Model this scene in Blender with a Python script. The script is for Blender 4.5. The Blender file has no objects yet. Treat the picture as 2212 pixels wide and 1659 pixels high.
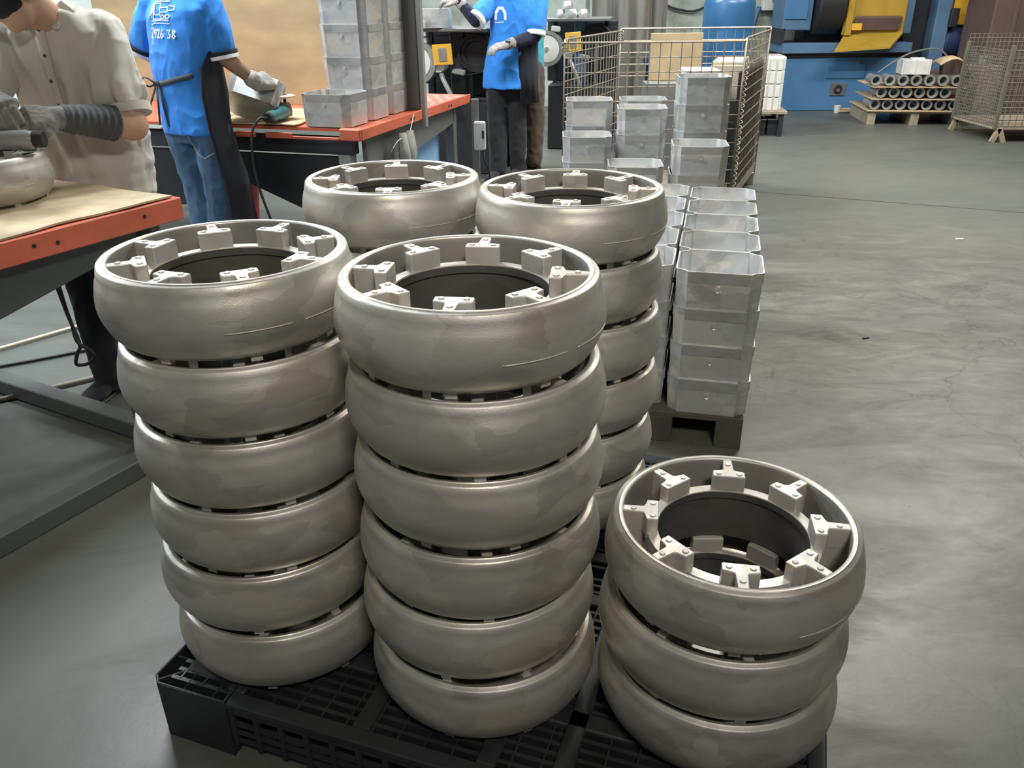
import bpy, bmesh, math, random
from math import sin, cos, pi, radians as RAD
from mathutils import Vector, Matrix, noise as MN

random.seed(7)
scene = bpy.context.scene
COL = scene.collection

# ---------------------------------------------------------------- camera
cam_d = bpy.data.cameras.new('camera')
cam = bpy.data.objects.new('camera', cam_d)
COL.objects.link(cam)
cam_d.sensor_width = 36.0
cam_d.lens = 36.0 * 1748.45 / 2212.0
cam_d.clip_start = 0.05
cam_d.clip_end = 60
cam.matrix_world = Matrix.Translation((0, 0, 1.438)) @ (Matrix.Rotation(RAD(90 - 25.7575), 4, 'X') @ Matrix.Rotation(RAD(-0.603), 4, 'Z'))
scene.camera = cam

# ---------------------------------------------------------------- world, lamps, exposure
w = bpy.data.worlds.new('world')
scene.world = w
w.use_nodes = True
w.node_tree.nodes['Background'].inputs[0].default_value = (0.75, 0.85, 1.0, 1)
w.node_tree.nodes['Background'].inputs[1].default_value = 0.008

def area(name, loc, size, power, color, target=None):
    d = bpy.data.lights.new(name, 'AREA')
    d.shape = 'RECTANGLE'
    d.size, d.size_y = size
    d.energy = power
    d.color = color
    o = bpy.data.objects.new(name, d)
    COL.objects.link(o)
    o.location = loc
    if target:
        o.rotation_euler = (Vector(target) - Vector(loc)).to_track_quat('-Z', 'Y').to_euler()
    return o

WARM = (1.0, 0.95, 0.84)
COOL = (0.90, 0.97, 1.0)
area('ceiling_lamp', (-1.7, 4.4, 4.1), (1.8, 0.5), 190, COOL)
area('wall_lamp', (-3.9, 3.6, 2.9), (1.2, 0.5), 50, COOL, (-.8, 2.6, .9))
kl = area('ceiling_lamp', (0.55, -1.2, 3.5), (0.8, 0.4), 9.5, WARM, (0.0, 1.8, 1.0))
kl.data.spread = RAD(66)
area('ceiling_lamp', (2.4, 6.0, 4.3), (2.0, 0.5), 215, (1, .98, .9))
area('ceiling_lamp', (-1.0, 8.6, 4.3), (2.4, 0.6), 230, COOL)
area('ceiling_lamp', (5.2, 7.4, 4.3), (2.0, 0.5), 115, (1, .97, .9))

scene.view_settings.view_transform = 'Standard'
scene.view_settings.look = 'None'
scene.view_settings.gamma = 1.0
scene.view_settings.use_curve_mapping = False
scene.view_settings.exposure = 0.45

# ---------------------------------------------------------------- materials
def new_mat(name):
    m = bpy.data.materials.new(name)
    m.use_nodes = True
    nt = m.node_tree
    return m, nt, nt.nodes['Principled BSDF']

def coords(nt, scale=(1, 1, 1), use_random=True):
    tc = nt.nodes.new('ShaderNodeTexCoord')
    mp = nt.nodes.new('ShaderNodeMapping')
    mp.inputs['Scale'].default_value = scale
    nt.links.new(tc.outputs['Object'], mp.inputs['Vector'])
    if use_random:
        oi = nt.nodes.new('ShaderNodeObjectInfo')
        ml = nt.nodes.new('ShaderNodeMath')
        ml.operation = 'MULTIPLY'
        ml.inputs[1].default_value = 37.0
        nt.links.new(oi.outputs['Random'], ml.inputs[0])
        nt.links.new(ml.outputs[0], mp.inputs['Location'])
    return mp.outputs[0]

def nz(nt, vec, scale, detail=4, rough=.55, dist=0.0):
    n = nt.nodes.new('ShaderNodeTexNoise')
    n.inputs['Scale'].default_value = scale
    n.inputs['Detail'].default_value = detail
    n.inputs['Roughness'].default_value = rough
    n.inputs['Distortion'].default_value = dist
    nt.links.new(vec, n.inputs['Vector'])
    return n.outputs['Fac']

def ramp(nt, fac, stops, interp='LINEAR'):
    r = nt.nodes.new('ShaderNodeValToRGB')
    r.color_ramp.interpolation = interp
    e = r.color_ramp.elements
    while len(e) < len(stops):
        e.new(0.5)
    for el, (p, c) in zip(e, stops):
        el.position = p
        el.color = (*c, 1) if len(c) == 3 else c
    nt.links.new(fac, r.inputs[0])
    return r.outputs[0]

def mixc(nt, fac, a, b, mode='MIX'):
    n = nt.nodes.new('ShaderNodeMix')
    n.data_type = 'RGBA'
    n.blend_type = mode
    for sock, val in ((n.inputs[0], fac), (n.inputs[6], a), (n.inputs[7], b)):
        if hasattr(val, 'links'):
            nt.links.new(val, sock)
        else:
            sock.default_value = (*val, 1) if isinstance(val, tuple) and len(val) == 3 else val
    return n.outputs[2]

def bump(nt, bsdf, fac, strength, dist=0.01):
    b = nt.nodes.new('ShaderNodeBump')
    b.inputs['Strength'].default_value = strength
    b.inputs['Distance'].default_value = dist
    nt.links.new(fac, b.inputs['Height'])
    nt.links.new(b.outputs[0], bsdf.inputs['Normal'])

def sc(c, k):
    return tuple(min(1, x * k) for x in c)

def simple(name, col, rough=.6, metal=0.0, var=.15, scale=6, bumps=0.0, bscale=40, stretch=(1, 1, 1), spec=.5):
    m, nt, b = new_mat(name)
    v = coords(nt, stretch)
    c = ramp(nt, nz(nt, v, scale), [(.3, sc(col, 1 - var)), (.7, sc(col, 1 + var))])
    nt.links.new(c, b.inputs['Base Color'])
    b.inputs['Roughness'].default_value = rough
    b.inputs['Metallic'].default_value = metal
    b.inputs['Specular IOR Level'].default_value = spec
    if bumps:
        bump(nt, b, nz(nt, v, bscale), bumps)
    return m

M = {}
def castmat(name, base, rough, metal, patch):
    m, nt, b = new_mat(name)
    v = coords(nt, (1, 1, 1.7))
    fine = nz(nt, v, 9, 5)
    base_c = ramp(nt, fine, [(.3, sc(base, .86)), (.72, sc(base, 1.12))])
    # ground patches with soft but definite borders
    pn = nz(nt, v, 5.2, 2, .4, .6)
    pf = ramp(nt, pn, [(.52, (0, 0, 0)), (.55, (1, 1, 1))])
    tint = sc((base[0] * 1.03, base[1] * .98, base[2] * .93), patch * 1.02)
    c = mixc(nt, pf, base_c, tint)
    pn2 = nz(nt, v, 4.0, 2, .4, .4)
    pf2 = ramp(nt, pn2, [(.58, (0, 0, 0)), (.61, (.55, .55, .55))])
    c = mixc(nt, pf2, c, sc(base, .80))
    # overlapping ground lobes
    wn = nt.nodes.new('ShaderNodeTexNoise')
    wn.inputs['Scale'].default_value = 11
    nt.links.new(v, wn.inputs['Vector'])
    ws = nt.nodes.new('ShaderNodeVectorMath')
    ws.operation = 'MULTIPLY_ADD'
    ws.inputs[1].default_value = (.12, .12, .12)
    nt.links.new(wn.outputs['Color'], ws.inputs[0])
    nt.links.new(v, ws.inputs[2])
    vo = nt.nodes.new('ShaderNodeTexVoronoi')
    vo.inputs['Scale'].default_value = 10
    nt.links.new(ws.outputs[0], vo.inputs['Vector'])
    bw = nt.nodes.new('ShaderNodeRGBToBW')
    nt.links.new(vo.outputs['Color'], bw.inputs[0])
    lobes = ramp(nt, bw.outputs[0], [(.2, (.86, .85, .84)), (.5, (1, 1, 1)), (.85, (1.06, 1.05, 1.03))])
    c = mixc(nt, 1.0, c, lobes, 'MULTIPLY')
    nt.links.new(c, b.inputs['Base Color'])
    b.inputs['Metallic'].default_value = metal
    rr = ramp(nt, pn, [(.50, (rough + .06,) * 3), (.57, (rough - .07,) * 3)])
    nt.links.new(rr, b.inputs['Roughness'])
    bump(nt, b, nz(nt, v, 260, 2), .10, .002)
    return m

M['cast'] = castmat('sandblasted_aluminium', (.545, .53, .495), .47, .68, 1.09)
M['cast_bore_shade'] = castmat('shaded_bore_aluminium', (.085, .082, .078), .6, .2, 1.05)  # near-black bore wall: shade of the deep hub put into the colour
M['cast_shell_shade'] = castmat('shaded_shell_inside', (.20, .195, .18), .6, .2, 1.05)  # inside of the shell, darkened to paint in the shade of the hollow
M['cast_lug'] = castmat('cast_aluminium_lug', (.56, .535, .50), .5, .45, 1.05)
M['box'] = castmat('cast_tray_aluminium', (.62, .635, .645), .38, .55, 1.1)
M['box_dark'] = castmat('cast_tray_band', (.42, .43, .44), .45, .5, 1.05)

def floor_mat():
    m, nt, b = new_mat('painted_floor')
    tc = nt.nodes.new('ShaderNodeTexCoord')
    mp = nt.nodes.new('ShaderNodeMapping')
    mp.inputs['Rotation'].default_value = (0, 0, RAD(-4))
    mp.inputs['Scale'].default_value = (.8, 1.7, 1)
    nt.links.new(tc.outputs['Object'], mp.inputs['Vector'])
    v = mp.outputs[0]
    base = ramp(nt, nz(nt, tc.outputs['Object'], .45, 4), [(.35, (.096, .106, .098)), (.65, (.135, .141, .127))])
    st = nz(nt, v, 1.4, 9, .68, .8)
    stains = ramp(nt, st, [(.34, (.74, .73, .70)), (.50, (.95, .95, .93)), (.66, (1.05, 1.04, 1.02))])
    # worn brown-grey zone in the aisle to the right of the pallets
    gx = nt.nodes.new('ShaderNodeVectorMath')
    gx.operation = 'DISTANCE'
    gx.inputs[1].default_value = (1.5, 3.3, 0)
    mp2 = nt.nodes.new('ShaderNodeMapping')
    nt.links.new(tc.outputs['Object'], mp2.inputs['Vector'])
    nt.links.new(mp2.outputs[0], gx.inputs[0])
    zone = ramp(nt, gx.outputs['Value'], [(.0, (1, 1, 1)), (1, (0, 0, 0))])
    r = zone.node
    dv = nt.nodes.new('ShaderNodeMath')
    dv.operation = 'DIVIDE'
    dv.inputs[1].default_value = 3.2
    nt.links.new(gx.outputs['Value'], dv.inputs[0])
    nt.links.new(dv.outputs[0], r.inputs[0])
    worn = ramp(nt, nz(nt, v, 4.2, 12, .76, .7), [(.33, (.05, .045, .038)), (.44, (.105, .096, .082)), (.55, (.150, .140, .120)), (.68, (.225, .212, .186))])
    mm = nt.nodes.new('ShaderNodeMath')
    mm.operation = 'MULTIPLY'
    sep = nt.nodes.new('ShaderNodeRGBToBW')
    nt.links.new(zone, sep.inputs[0])
    nt.links.new(sep.outputs[0], mm.inputs[0])
    blot = ramp(nt, nz(nt, v, .8, 5, .6), [(.30, (.45, .45, .45)), (.52, (1, 1, 1))])
    sep2 = nt.nodes.new('ShaderNodeRGBToBW')
    nt.links.new(blot, sep2.inputs[0])
    nt.links.new(sep2.outputs[0], mm.inputs[1])
    c = mixc(nt, 1.0, base, stains, 'MULTIPLY')
    c = mixc(nt, mm.outputs[0], c, worn)
    # dark specks
    sp = ramp(nt, nz(nt, tc.outputs['Object'], 34, 2), [(.22, (.25, .25, .25)), (.26, (1, 1, 1))])
    c = mixc(nt, 1.0, c, sp, 'MULTIPLY')
    # hairline cracks, only in the worn zone
    vo = nt.nodes.new('ShaderNodeTexVoronoi')
    vo.feature = 'DISTANCE_TO_EDGE'
    vo.inputs['Scale'].default_value = .9
    wn = nt.nodes.new('ShaderNodeTexNoise')
    wn.inputs['Scale'].default_value = 5
    wn.inputs['Detail'].default_value = 6
    nt.links.new(tc.outputs['Object'], wn.inputs['Vector'])
    wm = nt.nodes.new('ShaderNodeVectorMath')
    wm.operation = 'SCALE'
    wm.inputs['Scale'].default_value = .35
    nt.links.new(wn.outputs['Color'], wm.inputs[0])
    wa = nt.nodes.new('ShaderNodeVectorMath')
    nt.links.new(tc.outputs['Object'], wa.inputs[0])
    nt.links.new(wm.outputs[0], wa.inputs[1])
    nt.links.new(wa.outputs[0], vo.inputs['Vector'])
    cr = ramp(nt, vo.outputs['Distance'], [(.0, (.35, .34, .32)), (.0045, (1, 1, 1))])
    c2 = mixc(nt, 1.0, c, cr, 'MULTIPLY')
    c = mixc(nt, mm.outputs[0], c, c2)
    nt.links.new(c, b.inputs['Base Color'])
    rr = ramp(nt, st, [(.4, (.55,) * 3), (.6, (.38,) * 3)])
    nt.links.new(rr, b.inputs['Roughness'])
    bump(nt, b, nz(nt, tc.outputs['Object'], 18, 6), .06, .01)
    return m

M['floor'] = floor_mat()

def wall_mat():
    m, nt, b = new_mat('stained_green_wall')
    tc = nt.nodes.new('ShaderNodeTexCoord')
    v = tc.outputs['Object']
    c = ramp(nt, nz(nt, v, 1.1, 8, .65), [(.36, (.20, .20, .16)), (.5, (.36, .40, .36)), (.62, (.45, .50, .46))])
    nt.links.new(c, b.inputs['Base Color'])
    b.inputs['Roughness'].default_value = .8
    return m

M['wall'] = wall_mat()
M['wall_pale'] = simple('pale_wall_paint', (.62, .68, .68), .8, 0, .06, 1.5)
M['wall_dark'] = simple('dark_workshop_wall', (.12, .12, .11), .8, 0, .1, 1.5)
M['ceiling'] = simple('ceiling_sheet', (.16, .16, .16), .8, 0, .06, 1.5)
M['black_plastic'] = simple('black_pallet_plastic', (.020, .023, .025), .5, 0, .35, 8, .05)
M['orange_pale'] = simple('worn_orange_steel', (.66, .30, .25), .5, 0, .15, 6)
M['rag'] = simple('grey_rag', (.30, .30, .28), .9, 0, .2, 20)
M['dusty'] = simple('dusty_wire', (.16, .145, .115), .7, .1, .2, 10)
M['steel_light'] = simple('galvanised_angle', (.34, .35, .35), .45, .3, .1, 5)
M['hose'] = simple('brown_hose', (.22, .20, .15), .6, 0, .2, 5)
M['orange'] = simple('orange_red_steel', (.60, .135, .07), .5, 0, .2, 5, .03)
M['table_green'] = simple('grey_green_steel', (.085, .095, .088), .5, 0, .2, 4)
M['steel_grey'] = simple('grey_painted_steel', (.17, .175, .17), .45, .2, .15, 4)
M['steel_dark'] = simple('dark_steel', (.035, .037, .045), .5, .3, .25, 5)
M['steel_bright'] = simple('bright_steel', (.62, .62, .61), .35, .7, .12, 8)
M['wire'] = simple('dull_galvanised_wire', (.36, .31, .26), .5, .5, .25, 10)
M['cardboard'] = simple('brown_cardboard', (.52, .40, .25), .85, 0, .14, 5, .05, 25)
M['kraft'] = simple('grimy_cardboard', (.44, .35, .225), .85, 0, .42, 4.5, .10, 14)
M['plywood'] = simple('plywood', (.35, .265, .145), .7, 0, .20, 2.2, 0, 30, (1, 1, 3))
M['dark_wood'] = simple('dark_pallet_wood', (.085, .075, .06), .8, 0, .3, 6)
M['wood'] = simple('pallet_wood', (.36, .30, .22), .8, 0, .25, 6, .05, 30, (1, 6, 1))
M['blue_paint'] = simple('blue_machine_paint', (.075, .205, .40), .45, 0, .18, 1.6)
M['blue_dull'] = simple('dull_blue_paint', (.10, .19, .32), .5, 0, .2, 2)
M['light_blue'] = simple('light_blue_board', (.27, .50, .80), .5, 0, .06, 2)
M['yellow'] = simple('yellow_paint', (.46, .29, .04), .5, 0, .18, 3)
M['yellow_tag'] = simple('yellow_orange_plate', (.85, .46, .05), .5, 0, .08, 3)
M['black_rubber'] = simple('black_rubber', (.018, .018, .02), .55, 0, .2, 5)
M['brown_panel'] = simple('red_brown_panel', (.13, .085, .075), .65, 0, .15, 3)
M['drum_blue'] = simple('blue_plastic', (.03, .12, .27), .35, 0, .08, 3)
M['tarp'] = simple('grey_tarp', (.155, .15, .135), .75, 0, .3, 2.5, .3, 6, (1, 1, .4))
M['navy'] = simple('navy_plastic', (.03, .045, .12), .5, 0, .15, 4)
M['white_cast'] = simple('white_casting', (.72, .71, .68), .5, .1, .1, 7)
M['cream'] = simple('cream_casting', (.70, .60, .44), .6, 0, .12, 5)
M['white_paint'] = simple('off_white_paint', (.66, .67, .65), .5, 0, .08, 4)
M['red'] = simple('red_plastic', (.62, .045, .06), .4, 0, .06, 3)
M['pipe'] = simple('dull_cast_pipe', (.40, .395, .375), .45, .5, .2, 7)
M['felt_white'] = simple('white_wheel_felt', (.78, .77, .73), .8, 0, .05, 6)
M['teal'] = simple('teal_tool_plastic', (.03, .16, .17), .35, 0, .1, 4)

# ---------------------------------------------------------------- geometry helpers
class MB:
    def __init__(s):
        s.v, s.f = [], []
    def add(s, vs, fs):
        o = len(s.v)
        s.v += [tuple(v) for v in vs]
        s.f += [tuple(i + o for i in f) for f in fs]
        return s
    def box(s, c, d, rz=0, rx=0, ry=0):
        R = Matrix.Rotation(rz, 3, 'Z') @ Matrix.Rotation(ry, 3, 'Y') @ Matrix.Rotation(rx, 3, 'X')
        c = Vector(c)
        vs = [c + R @ Vector((sx * d[0] / 2, sy * d[1] / 2, sz * d[2] / 2)) for sz in (-1, 1) for sy in (-1, 1) for sx in (-1, 1)]
        return s.add(vs, [(0, 2, 3, 1), (4, 5, 7, 6), (0, 1, 5, 4), (2, 6, 7, 3), (0, 4, 6, 2), (1, 3, 7, 5)])
    def span(s, a, b):
        return s.box([(a[i] + b[i]) / 2 for i in range(3)], [abs(b[i] - a[i]) for i in range(3)])
    def beam(s, p, q, w, h, up=(0, 0, 1)):
        p, q = Vector(p), Vector(q)
        d = (q - p).normalized()
        x = d.cross(Vector(up))
        if x.length < 1e-4:
            x = Vector((1, 0, 0))
        x.normalize()
        y = x.cross(d)
        vs = []
        for c in (p, q):
            for a, b_ in ((-1, -1), (1, -1), (1, 1), (-1, 1)):
                vs.append(c + x * a * w / 2 + y * b_ * h / 2)
        return s.add(vs, [(3, 2, 1, 0), (4, 5, 6, 7), (0, 1, 5, 4), (1, 2, 6, 5), (2, 3, 7, 6), (3, 0, 4, 7)])
    def tube(s, pts, r, n=8, cap=True, flat=1.0):
        pts = [Vector(p) for p in pts]
        rs = r if isinstance(r, (list, tuple)) else [r] * len(pts)
        vs, fs = [], []
        prev = None
        for i, p in enumerate(pts):
            t = (pts[min(i + 1, len(pts) - 1)] - pts[max(i - 1, 0)]).normalized()
            if prev is None:
                a = Vector((0, 0, 1)) if abs(t.z) < .9 else Vector((1, 0, 0))
                x = t.cross(a).normalized()
            else:
                x = (prev - t * prev.dot(t)).normalized()
            prev = x
            y = t.cross(x)
            for k in range(n):
                an = 2 * pi * k / n
                vs.append(p + x * cos(an) * rs[i] + y * sin(an) * rs[i] * flat)
        for i in range(len(pts) - 1):
            for k in range(n):
                a, b_ = i * n + k, i * n + (k + 1) % n
                fs.append((a, b_, b_ + n, a + n))
        if cap:
            fs.append(tuple(range(n - 1, -1, -1)))
            fs.append(tuple(range((len(pts) - 1) * n, len(pts) * n)))
        return s.add(vs, fs)
    def lathe(s, prof, n=48, c=(0, 0, 0), closed=False, axis='Z'):
        vs, fs = [], []
        for k in range(n):
            a = 2 * pi * k / n
            for r, z in prof:
                p = (r * cos(a), r * sin(a), z)
                if axis == 'Y':
                    p = (p[0], p[2], p[1])
                elif axis == 'X':
                    p = (p[2], p[0], p[1])
                vs.append((p[0] + c[0], p[1] + c[1], p[2] + c[2]))
        m = len(prof)
        for k in range(n):
            k2 = (k + 1) % n
            for j in range(m if closed else m - 1):
                j2 = (j + 1) % m
                fs.append((k * m + j, k2 * m + j, k2 * m + j2, k * m + j2))
        return s.add(vs, fs)
    def prism(s, poly, z0, z1, T=None):
        n = len(poly)
        vs = [Vector((x, y, z0)) for x, y in poly] + [Vector((x, y, z1)) for x, y in poly]
        if T:
            vs = [T @ v for v in vs]
        fs = [tuple(range(n - 1, -1, -1)), tuple(range(n, 2 * n))]
        fs += [(i, (i + 1) % n, (i + 1) % n + n, i + n) for i in range(n)]
        return s.add(vs, fs)
    def ball(s, c, r, n=12, m=8, R=None):
        r = (r, r, r) if not isinstance(r, (tuple, list)) else r
        vs, fs = [], []
        c = Vector(c)
        for i in range(m + 1):
            ph = pi * i / m
            for k in range(n):
                a = 2 * pi * k / n
                p = Vector((r[0] * sin(ph) * cos(a), r[1] * sin(ph) * sin(a), r[2] * cos(ph)))
                vs.append(c + (R @ p if R else p))
        for i in range(m):
            for k in range(n):
                a, b_ = i * n + k, i * n + (k + 1) % n
                fs.append((a, a + n, b_ + n, b_))
        return s.add(vs, fs)
    def mesh(s, name, smooth=None, bevel=0.0, bseg=1, clean=True):
        me = bpy.data.meshes.new(name)
        me.from_pydata(s.v, [], s.f)
        bm = bmesh.new()
        bm.from_mesh(me)
        if clean:
            bmesh.ops.remove_doubles(bm, verts=bm.verts, dist=1e-6)
            bmesh.ops.recalc_face_normals(bm, faces=bm.faces)
        if bevel:
            ed = [e for e in bm.edges if len(e.link_faces) == 2 and e.calc_face_angle(0) > .6]
            bmesh.ops.bevel(bm, geom=ed, offset=bevel, segments=bseg, affect='EDGES', profile=.5)
        bm.to_mesh(me)
        bm.free()
        if smooth is not None:
            me.polygons.foreach_set('use_smooth', [True] * len(me.polygons))
            if smooth < 3:
                bm = bmesh.new()
                bm.from_mesh(me)
                for e in bm.edges:
                    e.smooth = not (len(e.link_faces) == 2 and e.calc_face_angle(0) > smooth)
                bm.to_mesh(me)
                bm.free()
        return me
    def build(s, name, mat, parent=None, loc=(0, 0, 0), rz=0, smooth=None, bevel=0.0, bseg=1, clean=True):
        me = s.mesh(name, smooth, bevel, bseg, clean)
        return place(me, name, mat, parent, loc, rz)

def place(me, name, mat, parent=None, loc=(0, 0, 0), rz=0):
    if mat is not None and not me.materials:
        me.materials.append(M[mat] if isinstance(mat, str) else mat)
    o = bpy.data.objects.new(name, me)
    COL.objects.link(o)
    o.location = loc
    o.rotation_euler = (0, 0, rz)
    if parent:
        o.parent = parent
    return o

def empty(name, loc=(0, 0, 0), rz=0):
    o = bpy.data.objects.new(name, None)
    o.empty_display_size = .05
    COL.objects.link(o)
    o.location = loc
    o.rotation_euler = (0, 0, rz)
    return o

def tag(o, label, cat, group=None, kind=None):
    o['label'] = label
    o['category'] = cat
    if group:
        o['group'] = group
    if kind:
        o['kind'] = kind
    return o

def structure(o):
    o['kind'] = 'structure'
    return o

def tpart(o, label):
    o['label'] = label
    return o

# ---------------------------------------------------------------- room shell
structure(MB().span((-4.4, -4, -.06), (8.6, 12.3, 0)).build('floor', 'floor'))
structure(MB().beam((-1.4, 7.95, .0002), (5.9, 4.68, .0002), .006, .002).build('trim_1', 'black_rubber'))
structure(MB().span((-4.4, 12.0, 0), (8.6, 12.2, 5)).build('wall_back', 'wall'))
structure(MB().span((-4.4, -4, 0), (-4.25, 12.0, 5)).build('wall_left', 'wall_pale'))
structure(MB().span((8.4, -4, 0), (8.6, 12.0, 5)).build('wall_right', 'wall_dark'))
structure(MB().span((-4.25, -4.0, 0), (8.4, -3.85, 5)).build('wall_near', 'wall_dark'))
structure(MB().span((-4.25, -3.85, 4.9), (8.4, 12.0, 5)).build('ceiling', 'ceiling'))

# ---------------------------------------------------------------- wheel castings
ZT, STEP = 1.0277, 0.146
def ring_meshes():
    prof = [(.1975, -.013), (.1985, -.0035), (.2005, -.0006), (.2065, 0), (.2082, -.0022), (.2140, -.0026), (.2168, -.0055),
            (.2192, -.016), (.2212, -.026), (.2238, -.032), (.2262, -.042), (.2284, -.054), (.2298, -.066), (.2300, -.074),
            (.2288, -.085), (.2260, -.096), (.2215, -.1065), (.2165, -.1175), (.2100, -.1275), (.2040, -.1335), (.1985, -.1362),
            (.1945, -.134), (.1925, -.115), (.1960, -.07)]
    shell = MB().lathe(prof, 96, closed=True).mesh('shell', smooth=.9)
    for q in shell.polygons:       # inner faces get the darker colour with shade painted in
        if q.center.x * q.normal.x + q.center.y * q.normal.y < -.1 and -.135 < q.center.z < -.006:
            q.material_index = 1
    hub_in = MB().lathe([(.1344, -.0385), (.1344, -.052), (.1384, -.056), (.1399, -.1455)], 72).mesh('hub_bore_shade', smooth=.6)  # extra bore surface that carries the painted shade
    hub = MB().lathe([(.1345, -.037), (.1350, -.036), (.1545, -.036), (.1550, -.038), (.1600, -.10), (.1600, -.1455), (.1401, -.1455), (.1386, -.056), (.1346, -.052)], 72, closed=True).mesh('hub', smooth=.6)
    lug = MB()
    # T head plus radial web, then raised discs (cast marks)
    w0, w1 = .031, .0105
    poly = [(.1347, -w0), (.1555, -w0), (.1590, -w1 - .006), (.1620, -w1), (.1990, -w1 * .85), (.1990, w1 * .85), (.1620, w1), (.1590, w1 + .006), (.1555, w0), (.1347, w0)]
    lug.prism(poly, -.046, -.003)
    lm = lug.mesh('lug', bevel=.0022, bseg=2)
    web = MB().span((.156, -.0095, -.1455), (.1985, .0095, -.045)).mesh('web')
    foot = MB().span((.1400, -.031, -.1455), (.1640, .031, -.112)).mesh('lug_foot')
    bm = bmesh.new()
    for q in (lm, web, foot):
        bm.from_mesh(q)
    bm.to_mesh(lm)
    bm.free()
    d = MB()
    d.lathe([(0, -.0008), (.0050, -.0010), (.0058, -.0035)], 14)
    dm = d.mesh('cast_mark', smooth=.7)
    return shell, hub, lm, dm, hub_in

SHELL, HUB, LUG, MARK, BORE_SHADE = ring_meshes()
for me, k in ((SHELL, 'cast'), (HUB, 'cast_lug'), (LUG, 'cast_lug'), (MARK, 'cast_lug'), (BORE_SHADE, 'cast_bore_shade')):
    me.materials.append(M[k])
SHELL.materials.append(M['cast_shell_shade'])
PARTING = MB().tube([(.2297 * cos(a), .2297 * sin(a), -.080) for a in [RAD(-14 + 2 * k) for k in range(15)]], .0011, 6).mesh('parting_line', smooth=4)
PARTING.materials.append(M['cast_lug'])

def make_ring(loc, ang, label, group, marks, tilt=(0, 0)):
    root = empty('wheel_casting', loc, ang)
    root.rotation_euler = (tilt[0], tilt[1], ang)
    tag(root, label, 'wheel casting', group)
    place(SHELL, 'shell', None, root)
    if marks:
        for k, dz in ((0, 0), (1, .006), (2, -.012)):
            place(PARTING, 'parting_line', None, root, (0, 0, 0), RAD(-62 + 34 * k + (17 if k == 2 else 0)) - ang)
    place(BORE_SHADE, 'bore_shade', None, place(HUB, 'hub', None, root))
    for k in range(8):
        l = place(LUG, 'lug', None, root, rz=k * pi / 4)
        if marks:
            for x, y in ((.1455, -.0195), (.1455, .0195), (.180, 0)):
                place(MARK, 'cast_mark', None, l, (x, y, 0))
    return root

TOWERS = [
    ((-.511, 1.431), 26, 6, [-.006, .003, .003, .004, -.004, .006], 'front left stack', 'front left stack of castings'),
    ((-.0676, 1.298), 38, 6, [-.001, .0045, .0055, .004, -.003, .005], 'tall front middle stack', 'front middle stack of castings'),
    ((.398, 1.206), 35, 3, [0, -.006, -.002], 'short front right stack', 'front right stack of castings'),
    ((-.297, 2.075), 3.6, 6, [0, 0, -.005, .003, -.002, -.006], 'rear left stack', 'rear left stack of castings'),
    ((.147, 1.931), 37, 6, [-.0015, -.003, .0064, .0072, -.0014, -.0059], 'rear right stack', 'rear right stack of castings')]
ORD = {6: ['topmost', 'second from the top', 'third from the top', 'fourth from the top', 'fifth from the top', 'lowest'],
       3: ['topmost', 'middle one', 'lowest']}
for (tx, ty), ang, n, offs, nm, grp in TOWERS:
    for i in range(n):
        z = ZT - STEP * i - (3 * STEP if n == 3 else 0)
        a = RAD(ang) if i == 0 else random.uniform(0, pi / 4)
        dy = 0 if i == 0 else random.uniform(-.004, .004)
        look = 'open grey aluminium wheel casting with eight T-shaped lugs' if i == 0 else 'rounded grey aluminium wheel casting'
        make_ring((tx + offs[i], ty + dy, z), a, f'{look}, {ORD[n][i]} of the {nm}', grp, i == 0)

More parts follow.
